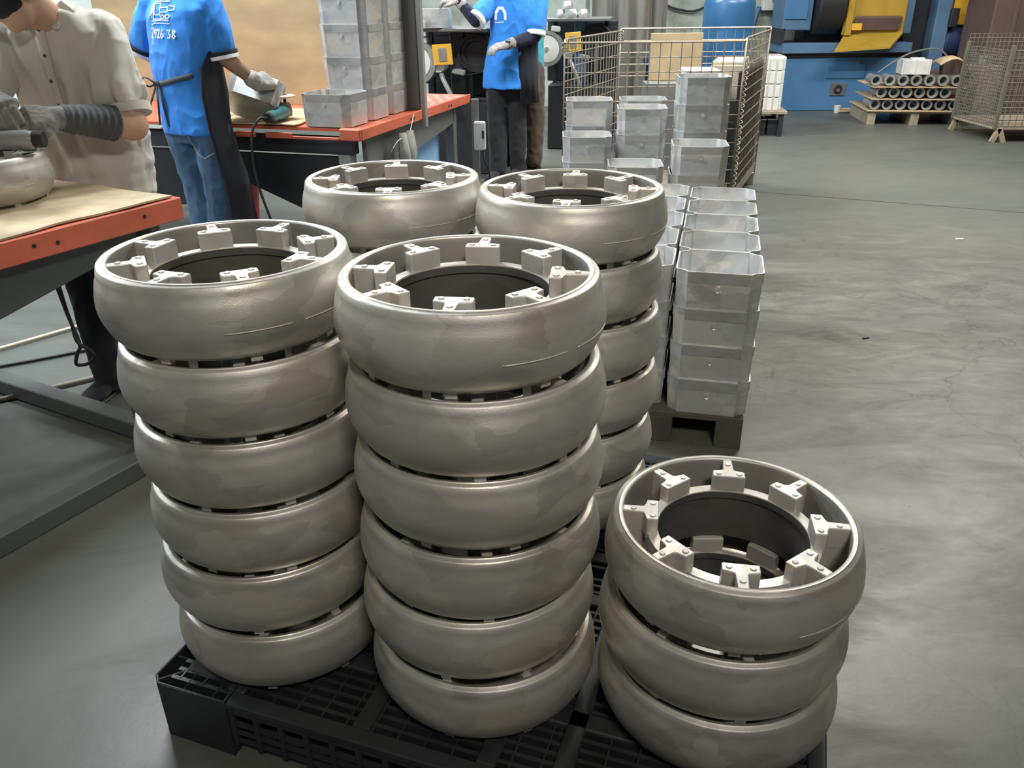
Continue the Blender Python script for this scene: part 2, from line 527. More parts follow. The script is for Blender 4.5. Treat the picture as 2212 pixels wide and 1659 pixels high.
# ---------------------------------------------------------------- black plastic pallet under the castings
PA = math.atan2(-.331, .944)
def plastic_pallet():
    U, V, Z = 1.34, 1.24, .150
    root = empty('plastic_pallet', (-.768, 1.26, 0), PA)
    tag(root, 'black plastic grid pallet carrying the wheel castings', 'pallet')
    # deck: frame strips, cross strips and a fine grid of ribs
    d = MB()
    T = .018
    def strip(u0, v0, u1, v1, h=T, top=Z):
        d.span((u0, v0, top - h), (u1, v1, top))
    us = [.16, .40, .46, .585, .645, .70, .755, .88, .94, 1.18]
    # perimeter strip inside the corner pockets
    strip(.18, .0, U - .18, .035); strip(.18, V - .035, U - .18, V)
    strip(0, .18, .035, V - .18); strip(U - .035, .18, U, V - .18)
    for u0 in (.17, .46, .72, .86, 1.13):
        strip(u0, .035, u0 + .04, V - .035)
    for v0 in (.17, .52, .68, 1.03):
        strip(.035, v0, U - .035, v0 + .04)
    deck = d.build('deck', 'black_plastic', root, bevel=.003)
    g = MB()
    # fine ribs (about 28 mm x 60 mm cells) inside the fields
    for u in [i * .056 for i in range(1, 24)]:
        g.span((u - .002, .03, Z - .03), (u + .002, V - .03, Z - .003))
    k = 0
    v = .03
    while v < V - .03:
        if not (.25 < v < .30 or .62 < v < .66 or .95 < v < 1.0):
            for u0, u1 in ((.035, .46), (.50, .72), (.76, .86), (.90, U - .035)):
                g.span((u0, v - .0045, Z - .03), (u1, v + .0045, Z - .004))
        v += .0235
    rg = g.build('rib_grid', 'black_plastic', root, clean=False)
    rg['kind'] = 'stuff'
    # corner blocks: open pockets with thin partition walls and an L-shaped raised pad
    for cu, cv, su, sv in ((0, 0, 1, 1), (U, 0, -1, 1), (0, V, 1, -1), (U, V, -1, -1)):
        b = MB()
        def sp(a, c):
            b.span((cu + su * a[0], cv + sv * a[1], a[2]), (cu + su * c[0], cv + sv * c[1], c[2]))
        L = .19
        sp((.0, .02, 0), (.006, L, Z)); sp((.02, 0, 0), (L, .006, Z))
        b.beam((cu + su * .003, cv + sv * .022, Z / 2), (cu + su * .022, cv + sv * .003, Z / 2), .006, Z)
        sp((.055, .055, 0), (L, L, Z - .012))          # inner pad block
        sp((.006, .08, 0), (.055, .084, Z - .003)); sp((.006, .15, 0), (.055, .154, Z - .003))
        sp((.08, .006, 0), (.084, .055, Z - .003)); sp((.15, .006, 0), (.154, .055, Z - .003))
        b.beam((cu + su * .012, cv + sv * .012, Z / 2), (cu + su * .058, cv + sv * .058, Z / 2), .004, Z - .006)
        sp((L - .004, 0, 0), (L, .06, Z)); sp((0, L - .004, 0), (.06, L, Z))
        blk = b.build('corner_block', 'black_plastic', root, bevel=.002)
        p = MB()
        p.span((cu + su * .052, cv + sv * .052, Z - .014), (cu + su * L, cv + sv * L, Z - .001))
        pad = p.build('deck_pad', 'black_plastic', blk, bevel=.006, bseg=2)
        h = MB()
        for a, c in ((.10, .10), (.16, .085), (.165, .15), (.085, .16)):
            h.lathe([(0, Z), (.008, Z - .0004)], 10, (cu + su * a, cv + sv * c, 0))
        h.build('drain_hole', 'black_rubber', blk)
    for u0 in (.60,):
        for v0 in (0, .55, V - .12):
            MB().span((u0, v0, 0), (u0 + .14, v0 + .12, Z - .03)).build('foot_block', 'black_plastic', root, bevel=.01)
    for u0 in (.02, U - .14):
        MB().span((u0, .55, 0), (u0 + .12, .67, Z - .03)).build('foot_block', 'black_plastic', root, bevel=.01)
    # front skirt with rows of slots, seen below the front edge
    s = MB()
    for z0, z1 in ((.118, .14), (.085, .096), (.062, .07), (.038, .046)):
        s.span((.19, .004, z0), (.60, .010, z1)); s.span((.74, .004, z0), (U - .19, .010, z1))
    for u in [.19 + i * .0585 for i in range(8)] + [.74 + i * .0585 for i in range(8)]:
        s.span((u, .003, .03), (u + .012, .011, .14))
    s.build('slotted_skirt', 'black_plastic', root)
plastic_pallet()

# ---------------------------------------------------------------- cast trays
TW, TD = .278, .254
def tray_outline(w, d, n=.016, k=.034):
    # rectangle whose corners are stepped in (notched)
    a, b = w / 2, d / 2
    q = [(a, b - k), (a - n * .35, b - k + n * .5), (a - n, b - k + n * .8), (a - k + n * .5, b - n), (a - k, b - n * .4), (a - k - .004, b)]
    out = []
    for sx, sy, rev in ((1, 1, 0), (-1, 1, 1), (-1, -1, 0), (1, -1, 1)):
        pts = [(sx * x, sy * y) for x, y in q]
        out += pts[::-1] if rev else pts
    return out

def tray_mesh(name, h, band=True):
    o1 = tray_outline(TW, TD)
    n = len(o1)
    def loop(s, z, inset=0):
        k = 1 - 2 * inset / TW
        return [(x * s * k, y * s * k, z) for x, y in o1]
    levels = [loop(.955, 0), loop(.99, h - .004), loop(1.0, h - .003), loop(1.0, h), loop(1.0, h, .0045), loop(.985, h - .006, .004), loop(.955, .006, .004)]
    m = MB()
    for lv in levels:
        m.v += lv
    for j in range(len(levels) - 1):
        for i in range(n):
            i2 = (i + 1) % n
            m.f.append((j * n + i, j * n + i2, (j + 1) * n + i2, (j + 1) * n + i))
    m.f.append(tuple(range(n - 1, -1, -1)))
    m.f.append(tuple(range((len(levels) - 1) * n, len(levels) * n)))
    return m.mesh(name, smooth=.5)

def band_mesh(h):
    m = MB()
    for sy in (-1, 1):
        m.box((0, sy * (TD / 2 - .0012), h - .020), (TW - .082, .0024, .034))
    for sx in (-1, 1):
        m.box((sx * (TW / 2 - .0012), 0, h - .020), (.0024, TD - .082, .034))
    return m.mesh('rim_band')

def boss_mesh(h):
    m = MB()
    m.lathe([(0, .004), (.0075, .0035), (.0085, .001), (.0115, .003), (.0125, 0)], 18)
    me = m.mesh('boss', smooth=.8)
    me.transform(Matrix.Translation((0, -TD / 2 * .985, h - .056)) @ Matrix.Rotation(pi / 2, 4, 'X'))
    return me

TRAY = {}
def tray(loc, rz, h, label, group, parts=True, tilt=(0, 0)):
    if h not in TRAY:
        TRAY[h] = (tray_mesh('aluminium_tray', h), band_mesh(h), boss_mesh(h))
        for me, k in zip(TRAY[h], ('box', 'box_dark', 'box')):
            me.materials.append(M[k])
    o = place(TRAY[h][0], 'aluminium_tray', None, None, loc)
    o.rotation_euler = (tilt[0], tilt[1], rz)
    tag(o, label, 'tray', group)
    if parts:
        place(TRAY[h][1], 'rim_band', None, o)
        place(TRAY[h][2], 'boss', None, o)
    return o

def wooden_pallet(loc, rz, U, V, label, top=.12, mat='wood', nb=5, blocks=True):
    root = empty('wooden_pallet', loc, rz)
    tag(root, label, 'pallet')
    bw = V / nb * .72
    for i in range(nb):
        v = i * (V - bw) / (nb - 1)
        MB().span((0, v, top - .018), (U, v + bw, top)).build('deck_board', mat, root, bevel=.002)
    for j in range(3):
        u = j * (U - .09) / 2
        MB().span((u, 0, 0), (u + .09, V, top - .018)).build('bearer', mat, root, bevel=.002)
    return root

BA = math.atan2(-.24, .97)
bu, bv = Vector((cos(BA), sin(BA), 0)), Vector((-sin(BA), cos(BA), 0))
b0 = Vector((.5855, 2.755, 0))
cornr = b0 + bu * -.29 + bv * -.262
wooden_pallet(cornr, BA, .565, 1.36, 'dark wooden pallet under the notched aluminium trays beside the castings', .118, 'dark_wood' if 'dark_wood' in M else 'wood')
rows = ['nearest row', 'second row from the camera', 'middle row', 'fourth row from the camera', 'farthest row']
lev = ['topmost', 'second from the top', 'third from the top', 'lowest']
for c in range(2):
    for r in range(5):
        jit = (random.uniform(0, .006) * (1 if c else -1), random.uniform(-.001, .001))
        for l in range(4):
            p = b0 + bu * (.141 * (1 if c else -1) + jit[0]) + bv * (r * .259 - .129 + jit[1] + (.03 if c == 0 else 0))
            h = .1285
            p.z = .119 + (3 - l) * (h - .0012)
            tray(p, BA + random.uniform(-.004, .004), .1285, f'silver notched-corner tray, {lev[l]} in the {"aisle-side" if c else "inner"} column, {rows[r]}',
                 'silver trays on the pallet beside the castings', parts=(c == 1 and r == 0) or (c == 0 and r == 0))

# ---------------------------------------------------------------- work tables
def seg2(a, b):
    a, b = Vector(a), Vector(b)
    d = b - a
    return math.atan2(d.y, d.x), d.length

def hatch_top(root, L, D, z, name='perforated_deck'):
    # pressed orange rack shelf: sheet with dimples, turned-down lips as separate parts
    MB().span((0.0, 0.0, z - .012), (L, D, z)).build(name, 'orange', root, bevel=.003)

# table near the left edge: local x runs along the long side (away from the camera), y to the left
T1A, _ = seg2((-1.373, 2.133, 0), (-1.081, 2.666, 0))
t1 = empty('work_table', (-1.081 - 1.9 * cos(T1A), 2.666 - 1.9 * sin(T1A), 0), T1A)
tag(t1, 'work table with orange-red edge and cardboard top at the left edge', 'table')
L1, D1, Z1 = 1.9, 1.35, .85
MB().span((0, .0, Z1 - .075), (L1, .012, Z1 - .004)).build('edge_rail', 'orange', t1, bevel=.003)
MB().span((L1 - .012, .012, Z1 - .075), (L1, D1, Z1 - .004)).build('edge_rail', 'orange', t1, bevel=.003)
MB().span((0, .012, Z1 - .02), (L1 - .012, D1, Z1 - .004)).build('table_top', 'orange', t1)
for i, x in enumerate((.55, 1.0, 1.38, 1.45, 1.75)):
    MB().lathe([(0, 0), (.006, 0), (.007, .003)], 12, (x, -.0015, Z1 - .035 - .008 * (i % 2)), axis='Y').build('bolt_hole', 'black_rubber', t1, smooth=.8)
ap = MB()
poly = [(0.0, Z1 - .075), (0.0, Z1 - .30), (.75, Z1 - .30), (1.15, Z1 - .245), (1.72, Z1 - .135), (1.80, Z1 - .075)]
def side_plate(mb, poly, y0, y1):
    T = Matrix(((1, 0, 0, 0), (0, 0, 1, 0), (0, 1, 0, 0), (0, 0, 0, 1)))
    mb.prism(poly, y0, y1, T)
side_plate(ap, poly, .05, .09)
ap.build('apron', 'table_green', t1, bevel=.004)
MB().span((1.74, .05, Z1 - .135), (1.80, 1.30, Z1 - .075)).build('end_beam', 'steel_dark', t1, bevel=.004)
for x, y in ((1.66, .10), (1.66, 1.24), (.15, .10), (.15, 1.24)):
    MB().span((x, y, .0), (x + .07, y + .07, Z1 - .08)).build('leg', 'table_green', t1, bevel=.004)
MB().span((.10, -.05, 0), (1.75, .02, .065)).build('floor_rail', 'table_green', t1, bevel=.004)
MB().span((.10, 1.24, 0), (1.75, 1.31, .065)).build('floor_rail', 'table_green', t1, bevel=.004)
MB().span((1.66, .02, .004), (1.73, 1.24, .068)).build('cross_rail', 'table_green', t1, bevel=.004)

def sheet(name, outline, z, th, mat, label, cat, wave=.006, loc=(0, 0, 0), rz=0, res=26):
    # cardboard sheet: slightly wavy slab with a ragged outline
    bm = bmesh.new()
    vs = [bm.verts.new((x, y, 0)) for x, y in outline]
    f = bm.faces.new(vs)
    bmesh.ops.triangulate(bm, faces=[f])
    bmesh.ops.subdivide_edges(bm, edges=bm.edges[:], cuts=4, use_grid_fill=True)
    bmesh.ops.subdivide_edges(bm, edges=bm.edges[:], cuts=1, use_grid_fill=True)
    ext = bmesh.ops.extrude_face_region(bm, geom=bm.faces[:])
    for v in [g for g in ext['geom'] if isinstance(g, bmesh.types.BMVert)]:
        v.co.z += th
    for v in bm.verts:
        v.co.z += wave * (1 + MN.noise(Vector((v.co.x * 5, v.co.y * 5, z))))
    bmesh.ops.recalc_face_normals(bm, faces=bm.faces)
    me = bpy.data.meshes.new(name)
    bm.to_mesh(me)
    bm.free()
    o = place(me, name, mat, None, (loc[0], loc[1], z), rz)
    tag(o, label, cat)
    return o
def ragged(x0, y0, x1, y1, n=14, a=.012):
    rnd = random.Random(int(x0 * 100 + y1 * 77))
    pts = []
    for k in range(n): pts.append((x0 + (x1 - x0) * k / n, y0 + rnd.uniform(-a, a)))
    for k in range(n): pts.append((x1 + rnd.uniform(-a, a), y0 + (y1 - y0) * k / n))
    for k in range(n): pts.append((x1 - (x1 - x0) * k / n, y1 + rnd.uniform(-a, a)))
    for k in range(n): pts.append((x0 + rnd.uniform(-a, a), y1 - (y1 - y0) * k / n))
    return pts
sheet('cardboard_sheet', ragged(.3, .014, 1.87, 1.28, 20, .010), Z1 - .004, .006, 'kraft', 'worn cardboard sheet covering the left work table', 'cardboard', .004, t1.location, T1A)

# ring lying on that table
make_ring((-1.70, 2.60, .855 + .1460), .3, 'single pale wheel casting lying on the cardboard of the left work table', None, True)

# second table: local x along the right-hand long side (away), y to the left
E0, E1 = Vector((-.741, 4.214, 0)), Vector((-.26, 5.768, 0))
T2A, L2 = seg2(E0, E1)
t2 = empty('work_table', E0, T2A)
tag(t2, 'work table with orange-red perforated top and grey gusset frame behind the castings', 'table')
D2, Z2 = 2.25, .83
top = MB()
MB().span((0, 0, Z2 - .055), (L2, .012, Z2)).build('edge_rail', 'orange', t2, bevel=.003)
MB().span((0, .012, Z2 - .06), (.05, .13, Z2)).build('end_rail', 'orange', t2, bevel=.006)
MB().span((0, .13, Z2 - .06), (.012, .40, Z2 - .045)).build('end_rail', 'orange', t2, bevel=.003)
MB().span((0, .40, Z2 - .06), (.012, .56, Z2 - .03)).build('end_rail', 'orange', t2, bevel=.003)
MB().span((0, .62, Z2 - .06), (.012, .74, Z2 - .03)).build('end_rail', 'orange', t2, bevel=.003)
MB().span((.03, .012, Z2 - .02), (L2, D2, Z2 - .004)).build('table_top', 'orange', t2)
MB().span((L2 - .012, 0.012, Z2 - .055), (L2, D2, Z2 - .004)).build('end_rail', 'orange', t2)
# dimples in the visible far part of the top
dm = MB().lathe([(.0, -.0005), (.014, -.0005), (.018, .0015), (.022, .0015), (.025, 0)], 12).mesh('pressed_ring', smooth=.9)
for i in range(7):
    for j in range(5):
        place(dm, 'pressed_ring', 'orange_pale' if 'orange_pale' in M else 'orange', t2, (L2 * .66 + i * .07, .05 + j * .075 + (.03 if i % 2 else 0), Z2 - .003))
for x in (.62, .66, 1.22, 1.26):
    MB().lathe([(0, 0), (.009, 0), (.010, .004)], 10, (x, -.002, Z2 - .03), axis='Y').build('bolt_hole', 'black_rubber', t2, smooth=.8)
# frame below: beams, gussets, legs
fz = Z2 - .06
g = MB()
side_plate(g, [(.16, fz), (.16, fz - .34), (.42, fz - .34), (.62, fz - .20), (1.46, fz - .105), (1.46, fz)], .06, .09)
g.build('gusset_apron', 'steel_grey', t2, bevel=.003)
MB().span((.08, .10, fz - .085), (.15, D2 - .05, fz)).build('end_beam', 'steel_dark', t2, bevel=.003)
e = MB()
Tm = Matrix(((0, 0, 1, 0), (1, 0, 0, 0), (0, 1, 0, 0), (0, 0, 0, 1)))
e.prism([(.20, fz - .10), (.20, fz - .42), (.42, fz - .40), (1.05, fz - .16), (1.12, fz - .40), (1.30, fz - .42), (1.75, fz - .30), (2.2, fz - .16), (2.2, fz - .10)], .10, .13, Tm)
e.build('gusset_end', 'steel_dark', t2, bevel=.003)
MB().span((.08, .12, 0), (.15, .19, fz - .085)).build('leg', 'steel_light', t2, bevel=.003)
MB().span((1.44, .06, 0), (1.50, .12, fz)).build('leg', 'steel_grey', t2, bevel=.003)
MB().span((.08, 1.12, 0), (.15, 1.19, fz - .085)).build('leg', 'steel_grey', t2, bevel=.003)
MB().span((1.44, D2 - .15, 0), (1.51, D2 - .08, fz)).build('leg', 'steel_grey', t2, bevel=.003)
# light blue board leaning under the table
bb = MB().span((.46, .16, .0), (1.42, .18, .70)).build('blue_board', 'light_blue', None, E0, T2A, bevel=.003)
tag(bb, 'light blue board standing under the orange-topped table', 'board')
# slim post with white switch box beside the table end
sp = empty('switch_post', E0 + Vector((cos(T2A), sin(T2A), 0)) * 1.62 + Vector((.03, 0, 0)), 0)
tag(sp, 'slim grey post with white switch box beside the orange-topped table', 'switch post')
MB().span((-.025, -.02, 0), (.025, .02, .80)).build('post', 'steel_grey', sp, bevel=.003)
sb = MB().span((-.01, -.07, .47), (.07, -.02, .66)).build('switch_box', 'white_paint', sp, bevel=.012, bseg=2)
MB().span((.045, -.076, .55), (.06, -.069, .60)).build('toggle', 'black_rubber', sb)
MB().tube([(.05, -.045, .47), (.06, -.05, .40), (.09, -.06, .33), (.10, -.06, .05)], .006, 6).build('cable', 'black_rubber', sb, smooth=4)

# steel upright and plywood partition standing on that table
u2, v2 = Vector((cos(T2A), sin(T2A), 0)), Vector((-sin(T2A), cos(T2A), 0))
part = empty('partition', E0 + u2 * .80, T2A)
tag(part, 'tall plywood partition with grey steel upright standing on the far table', 'partition')
MB().span((.0, .02, Z2 - .0), (.045, .16, 2.25)).build('upright', 'steel_grey', part, bevel=.003)
MB().span((-.006, -.016, Z2 - .10), (.03, .012, 2.25)).build('angle_iron', 'steel_light' if 'steel_light' in M else 'steel_grey', part, bevel=.002)
p2 = MB().box((0, 0, 0), (.018, 2.1, 1.42))
po = p2.build('plywood_panel', 'plywood', part, (.058, 1.21, Z2 + .71), 0, bevel=.002)

# trays on that table
h2 = .158
def t2tray(x, y, l, lab, tilt=(0, 0)):
    p = E0 + u2 * x + v2 * y
    tray((p.x, p.y, Z2 + .001 + l * (h2 - .0012)), T2A - pi / 2, h2, lab, 'silver trays on the orange-topped table', True, tilt)
t2tray(.15, .215, 0, 'single silver tray at the front corner of the orange-topped table')
names = ['lowest', 'second from the bottom', 'third from the bottom', 'fourth from the bottom', 'fifth from the bottom']
for l in range(5):
    t2tray(.41, .215, l, f'silver tray, {names[l]} of the tall front stack on the orange-topped table')
for l in range(5):
    t2tray(.668, .215, l, f'silver tray, {names[l]} of the rear stack beside the steel upright')

# cardboard on the second table, under the grinder
sheet('cardboard_sheet', ragged(.02, .40, .62, 1.15, 10, .015), Z2 - .003, .006, 'cardboard', 'tan cardboard sheet under the teal angle grinder', 'cardboard', .005, E0, T2A)
sheet('cardboard_scrap', ragged(1.02, .22, 1.22, .46, 6, .015), Z2 - .003, .006, 'cardboard', 'small cardboard scrap behind the steel upright on the orange top', 'cardboard', .01, E0, T2A)
# loop of thin wire hanging over the edge
pts = []
for i in range(15):
    t = i / 14
    pts.append(E0 + u2 * (.30 + .34 * t) + v2 * (-.012 - .02 * sin(pi * t)) + Vector((0, 0, Z2 - .16 + .14 * t + .02 * sin(8 * t))))
tag(MB().tube(pts, .0025, 5).build('wire_loop', 'steel_bright', smooth=4), 'thin pale wire dangling over the orange table edge', 'wire')
cl = MB()
clothpts = [E0 + u2 * .50 + v2 * -.015]
for k in range(3):
    a = E0 + u2 * (.44 + .05 * k) + v2 * (-.02 - .012 * (k % 2))
    cl.tube([a + Vector((0, 0, Z2 - .08)), a + Vector((.01, -.02, Z2 - .20)), a + Vector((.02 - .02 * k, -.015, Z2 - .36))], [.022, .034, .012], 8)
tag(cl.build('rag', 'rag' if 'rag' in M else 'steel_grey', smooth=4), 'grey rag hanging below the orange table edge', 'rag')

# angle grinder lying on the cardboard
def grinder(name, loc, rz, body, label, tilt=(0, 0)):
    g = empty(name, loc, rz)
    g.rotation_euler = (tilt[0], tilt[1], rz)
    tag(g, label, 'angle grinder')
    MB().lathe([(0, 0), (.024, 0), (.030, .02), (.029, .10), (.033, .13), (.036, .20), (.032, .225), (0, .23)], 20, (0, 0, .037), axis='X').build('body', body, g, smooth=.7)
    MB().lathe([(0, -.03), (.024, -.03), (.026, 0), (.0, 0)], 16, (0, 0, .037), axis='X').build('tail_cap', 'black_rubber', g, smooth=.7)
    MB().lathe([(0, .0), (.030, .004), (.034, .03), (.030, .06), (.020, .072), (0, .074)], 20, (.245, 0, .010)).build('gear_head', 'steel_grey', g, smooth=.7)
    MB().lathe([(.008, .072), (.008, .100)], 10, (.245, 0, .010)).build('spindle', 'steel_dark', g, smooth=.7)
    MB().lathe([(0, .096), (.044, .096), (.056, .100), (.058, .106), (.050, .110), (0, .110)], 28, (.245, 0, .010)).build('disc', 'grind_disc' if 'grind_disc' in M else 'cream', g, smooth=.7)
    MB().box((.10, 0, .070), (.05, .014, .008)).build('switch', 'black_rubber', g, bevel=.002)
    return g
gp = Vector((-1.225, 4.32, 0))
gr = grinder('angle_grinder', (gp.x, gp.y, Z2 + .012), RAD(84), 'teal', 'teal angle grinder with upturned disc lying on the far table')
import itertools
def cable(name, pts, r, mat, label, n=8, sub=6):
    P = [Vector(p) for p in pts]
    P = [P[0] * 2 - P[1]] + P + [P[-1] * 2 - P[-2]]
    out = []
    for i in range(1, len(P) - 2):
        for k in range(sub):
            t = k / sub
            a, b, c, d = P[i - 1], P[i], P[i + 1], P[i + 2]
            out.append(.5 * ((2 * b) + (c - a) * t + (2 * a - 5 * b + 4 * c - d) * t * t + (3 * b - a - 3 * c + d) * t ** 3))
    out.append(P[-2])
    return tag(MB().tube(out, r, n).build(name, mat, smooth=4), label, 'cable')
tail = gp + Vector((cos(RAD(84)), sin(RAD(84)), 0)) * -.032
tail.z = Z2 + .048
cable('power_cord', [tail, tail + Vector((-.03, -.04, .003)), tail + Vector((-.07, -.07, -.08)), tail + Vector((-.07, -.08, -.30)), tail + Vector((.0, -.09, -.60)), tail + Vector((.06, -.10, -.86)), tail + Vector((.25, -.1, -.868))], .007, 'black_rubber', 'black power cord hanging from the teal grinder to the floor')

# red bucket under the table
rb = empty('bucket', (-1.90, 5.7, 0))
tag(rb, 'red plastic bucket on the floor behind the man in jeans', 'bucket')
MB().lathe([(0, .01), (.11, .01), (.115, 0), (.145, .28), (.150, .28), (.150, .27), (.142, .268), (.112, .02), (0, .02)], 32).build('pail', 'red', rb, smooth=.8)
MB().lathe([(.144, .262), (.156, .262), (.156, .282), (.144, .282)], 32, closed=True).build('rim', 'red', rb, smooth=.8)
MB().tube([(.15 * cos(a), .15 * sin(a), .27 + 0.03 * sin(a)) for a in [pi * k / 12 for k in range(13)]], .004, 6).build('handle', 'steel_bright', rb, smooth=4)
# cables on the floor under the left table
cable('power_cord', [(-1.46, 2.50, .83), (-1.462, 2.50, .70), (-1.458, 2.50, .533), (-1.452, 2.50, .469), (-1.445, 2.495, .406), (-1.403, 2.49, .375), (-1.398, 2.49, .352), (-1.432, 2.495, .326), (-1.474, 2.505, .321), (-1.462, 2.505, .36), (-1.447, 2.508, .394), (-1.462, 2.508, .50), (-1.475, 2.508, .62)], .006, 'black_rubber', 'black power cord looping down under the left work table')
cable('air_hose', [(-2.9, 2.7, .012), (-2.3, 3.4, .012), (-1.9, 3.85, .012), (-1.5, 4.1, .012), (-1.1, 4.3, .012)], .009, 'cream', 'pale air hose across the floor behind the left work table')
cable('floor_cord', [(-2.7, 2.95, .008), (-2.1, 3.25, .008), (-1.6, 3.55, .008), (-1.1, 3.7, .008)], .007, 'black_rubber', 'thin dark cord across the floor behind the left work table')
cable('air_hose', [(-2.2, 2.75, .012), (-1.85, 2.98, .012), (-1.5, 3.25, .012), (-1.1, 3.6, .012)], .011, 'hose' if 'hose' in M else 'wire', 'brown hose across the floor beside the shoe under the left table')

# ---------------------------------------------------------------- trays stacked before the wire cage
H3 = .142
def stack(p, rz, ztop, n, what, dx=0.0, tilt_top=None):
    zb = ztop - H3 - (n - 1) * (H3 - .0012)
    # p = front-left rim corner on the floor plan, stack of n trays whose top rim is at ztop
    c = Vector((p[0], p[1], 0)) + Vector((cos(rz), sin(rz), 0)) * TW / 2 + Vector((-sin(rz), cos(rz), 0)) * TD / 2
    if zb > .012:
        tag(MB().box((0, 0, zb / 2 - .0005), (TW * .94, TD * .94, zb - .001)).build('wooden_block', 'dark_wood', None, (c.x + dx * (n - 1), c.y, 0), rz, bevel=.004), f'dark wooden block under the {what}', 'block')
    for i in range(n):
        t = (0, 0)
        z = ztop - H3 - i * (H3 - .0012)
        tray((c.x + dx * i, c.y, z), rz + random.uniform(-.01, .01), H3, f'silver tray, {["topmost", "second", "third", "fourth", "fifth", "sixth", "seventh"][i]} from the top of the {what}' if i else f'silver tray, topmost of the {what}',
             'silver trays before the wire cage', True, tilt_top or t)
stack((.338, 5.025), RAD(-3), .862, 6, 'left stack before the cage')
stack((.30, 4.70), RAD(-3), .706, 5, 'low left stack before the cage')
stack((.612, 4.735), RAD(-4), .850, 6, 'middle stack before the cage')
stack((.66, 5.02), RAD(-4), .862, 6, 'rear middle stack before the cage')
stack((.500, 4.14), RAD(-4), .645, 4, 'low stack nearest the castings')
stack((.918, 4.60), RAD(-4), 1.025, 7, 'tall right stack before the cage')
stack((.815, 4.13), RAD(-7), .745, 5, 'leaning stack nearest the aisle', dx=-.006)
# ---------------------------------------------------------------- wire cage
def wire_panel(name, root, p, q, z0, z1, nv, nh, r=.0035, frame=.007):
    p, q = Vector(p), Vector(q)
    m = MB()
    for i in range(nv + 1):
        a = p.lerp(q, i / nv)
        m.tube([a + Vector((0, 0, z0)), a + Vector((0, 0, z1))], r, 5)
    for j in range(nh + 1):
        z = z0 + (z1 - z0) * j / nh
        m.tube([p + Vector((0, 0, z)), q + Vector((0, 0, z))], r if j < nh else frame, 5)
    o = m.build(name, 'wire', root, clean=False)
    o['kind'] = 'stuff'
    for a in (p, q):
        MB().tube([a + Vector((0, 0, max(0, z0 - .1))), a + Vector((0, 0, z1))], frame, 6).build('corner_post', 'wire', root, smooth=4)
    return o
nl, nr, fl, fr = (.36, 5.6), (1.521, 5.6), (.87, 6.8), (2.025, 6.8)
cage = empty('wire_cage', (0, 0, 0))
tag(cage, 'rusty wire mesh cage pallet behind the silver trays', 'wire cage')
wire_panel('front_panel', cage, (*nl, 0), (*nr, 0), .16, 1.15, 17, 11)
wire_panel('side_panel', cage, (*nl, 0), (*fl, 0), .16, 1.17, 18, 12)
wire_panel('back_panel', cage, (*fl, 0), (*fr, 0), .16, 1.185, 17, 12)
wire_panel('side_panel', cage, (*nr, 0), (*fr, 0), .16, 1.17, 18, 12)
MB().prism([(nl[0], nl[1]), nr, fr, fl], .10, .15).build('cage_floor', 'wire', cage)
for c in (nl, nr, fl, fr):
    MB().box((c[0] + (.06 if c in (nl, fl) else -.06), c[1] + (.06 if c in (nl, nr) else -.06), .05), (.07, .07, .10)).build('foot', 'wire', cage, bevel=.004)
# spiral hinge along the right side
hp = []
a, b = Vector((*nr, 0)), Vector((*nr, 1.12))
for i in range(170):
    t = i / 169
    an = i * .9
    hp.append(Vector((nr[0] + .018 + .012 * cos(an), nr[1] + .012 * sin(an), .18 + .82 * t)))
MB().tube(hp, .004, 5).build('spiral_hinge', 'wire', cage, smooth=4)
for c in (nl, (fl[0], fl[1])):
    MB().tube([(c[0] + .02 * cos(k * .9) , c[1] - .01, 1.10 + .004 * k + .018 * sin(k * .9)) for k in range(16)], .004, 5).build('latch_ring', 'wire', cage, smooth=4)
# contents: ribbed castings and boards
def ribbed(loc, rz, nx, mat, label, pitch=.052, L=.50, H=.34, tilt=0):
    r = empty('ribbed_casting', loc, rz)
    r.rotation_euler = (tilt, 0, rz)
    tag(r, label, 'casting')
    MB().span((0, 0, 0), (L, nx * pitch, H)).build('block', mat, r, bevel=.004)
    for i in range(nx):
        MB().span((.005, i * pitch + .008, H), (L - .005, i * pitch + pitch - .014, H + .022)).build('rib', mat, r, bevel=.004)
    return r
ribbed((1.175, 5.705, .742), RAD(-3), 7, 'white_cast', 'white ribbed casting block inside the wire cage', L=.24, H=.20)
ribbed((1.425, 6.10, .742), RAD(-18), 11, 'cream', 'cream ribbed casting block inside the wire cage beside the white one', L=.235, H=.23)
M['crate_grey'] = simple('grey_metal_crate', (.20, .20, .19), .6, .1, .2, 5)
for k, (x, y, n) in enumerate(((1.17, 5.70, 4), (1.425, 6.10, 4))):
    for i in range(n):
        c = empty('metal_crate', (x, y, .152 + i * .1472), RAD((-3, -18)[k]))
        tag(c, f'grey ribbed crate, {["lowest", "second from the bottom", "third from the bottom", "topmost"][i]} under the {["white", "cream"][k]} castings in the cage', 'crate', 'crates inside the wire cage')
        MB().span((0, 0, 0), (.26 - .02 * k, .36 + .2 * k, .138)).build('crate_body', 'crate_grey', c, bevel=.006)
        MB().span((-.004, -.004, .128), (.264 - .02 * k, .364 + .2 * k, .1468)).build('lid_rim', 'steel_grey', c, bevel=.003)
o = MB().box((0, 0, 0), (.40, .014, .34)).build('cardboard_sheet', 'cardboard', None, (1.29, 6.72, .985), 0, bevel=.003)
tag(o, 'brown cardboard sheet on top of the rear crate in the cage', 'cardboard')
o = MB().span((1.05, 6.55, .152), (1.55, 6.76, .812)).build('storage_crate', 'crate_grey', bevel=.006)
tag(o, 'grey crate standing at the back inside the wire cage', 'crate')
rs_ = MB()
a_, b__ = Vector((1.508, 5.63, 0)), Vector((1.975, 6.74, 0))
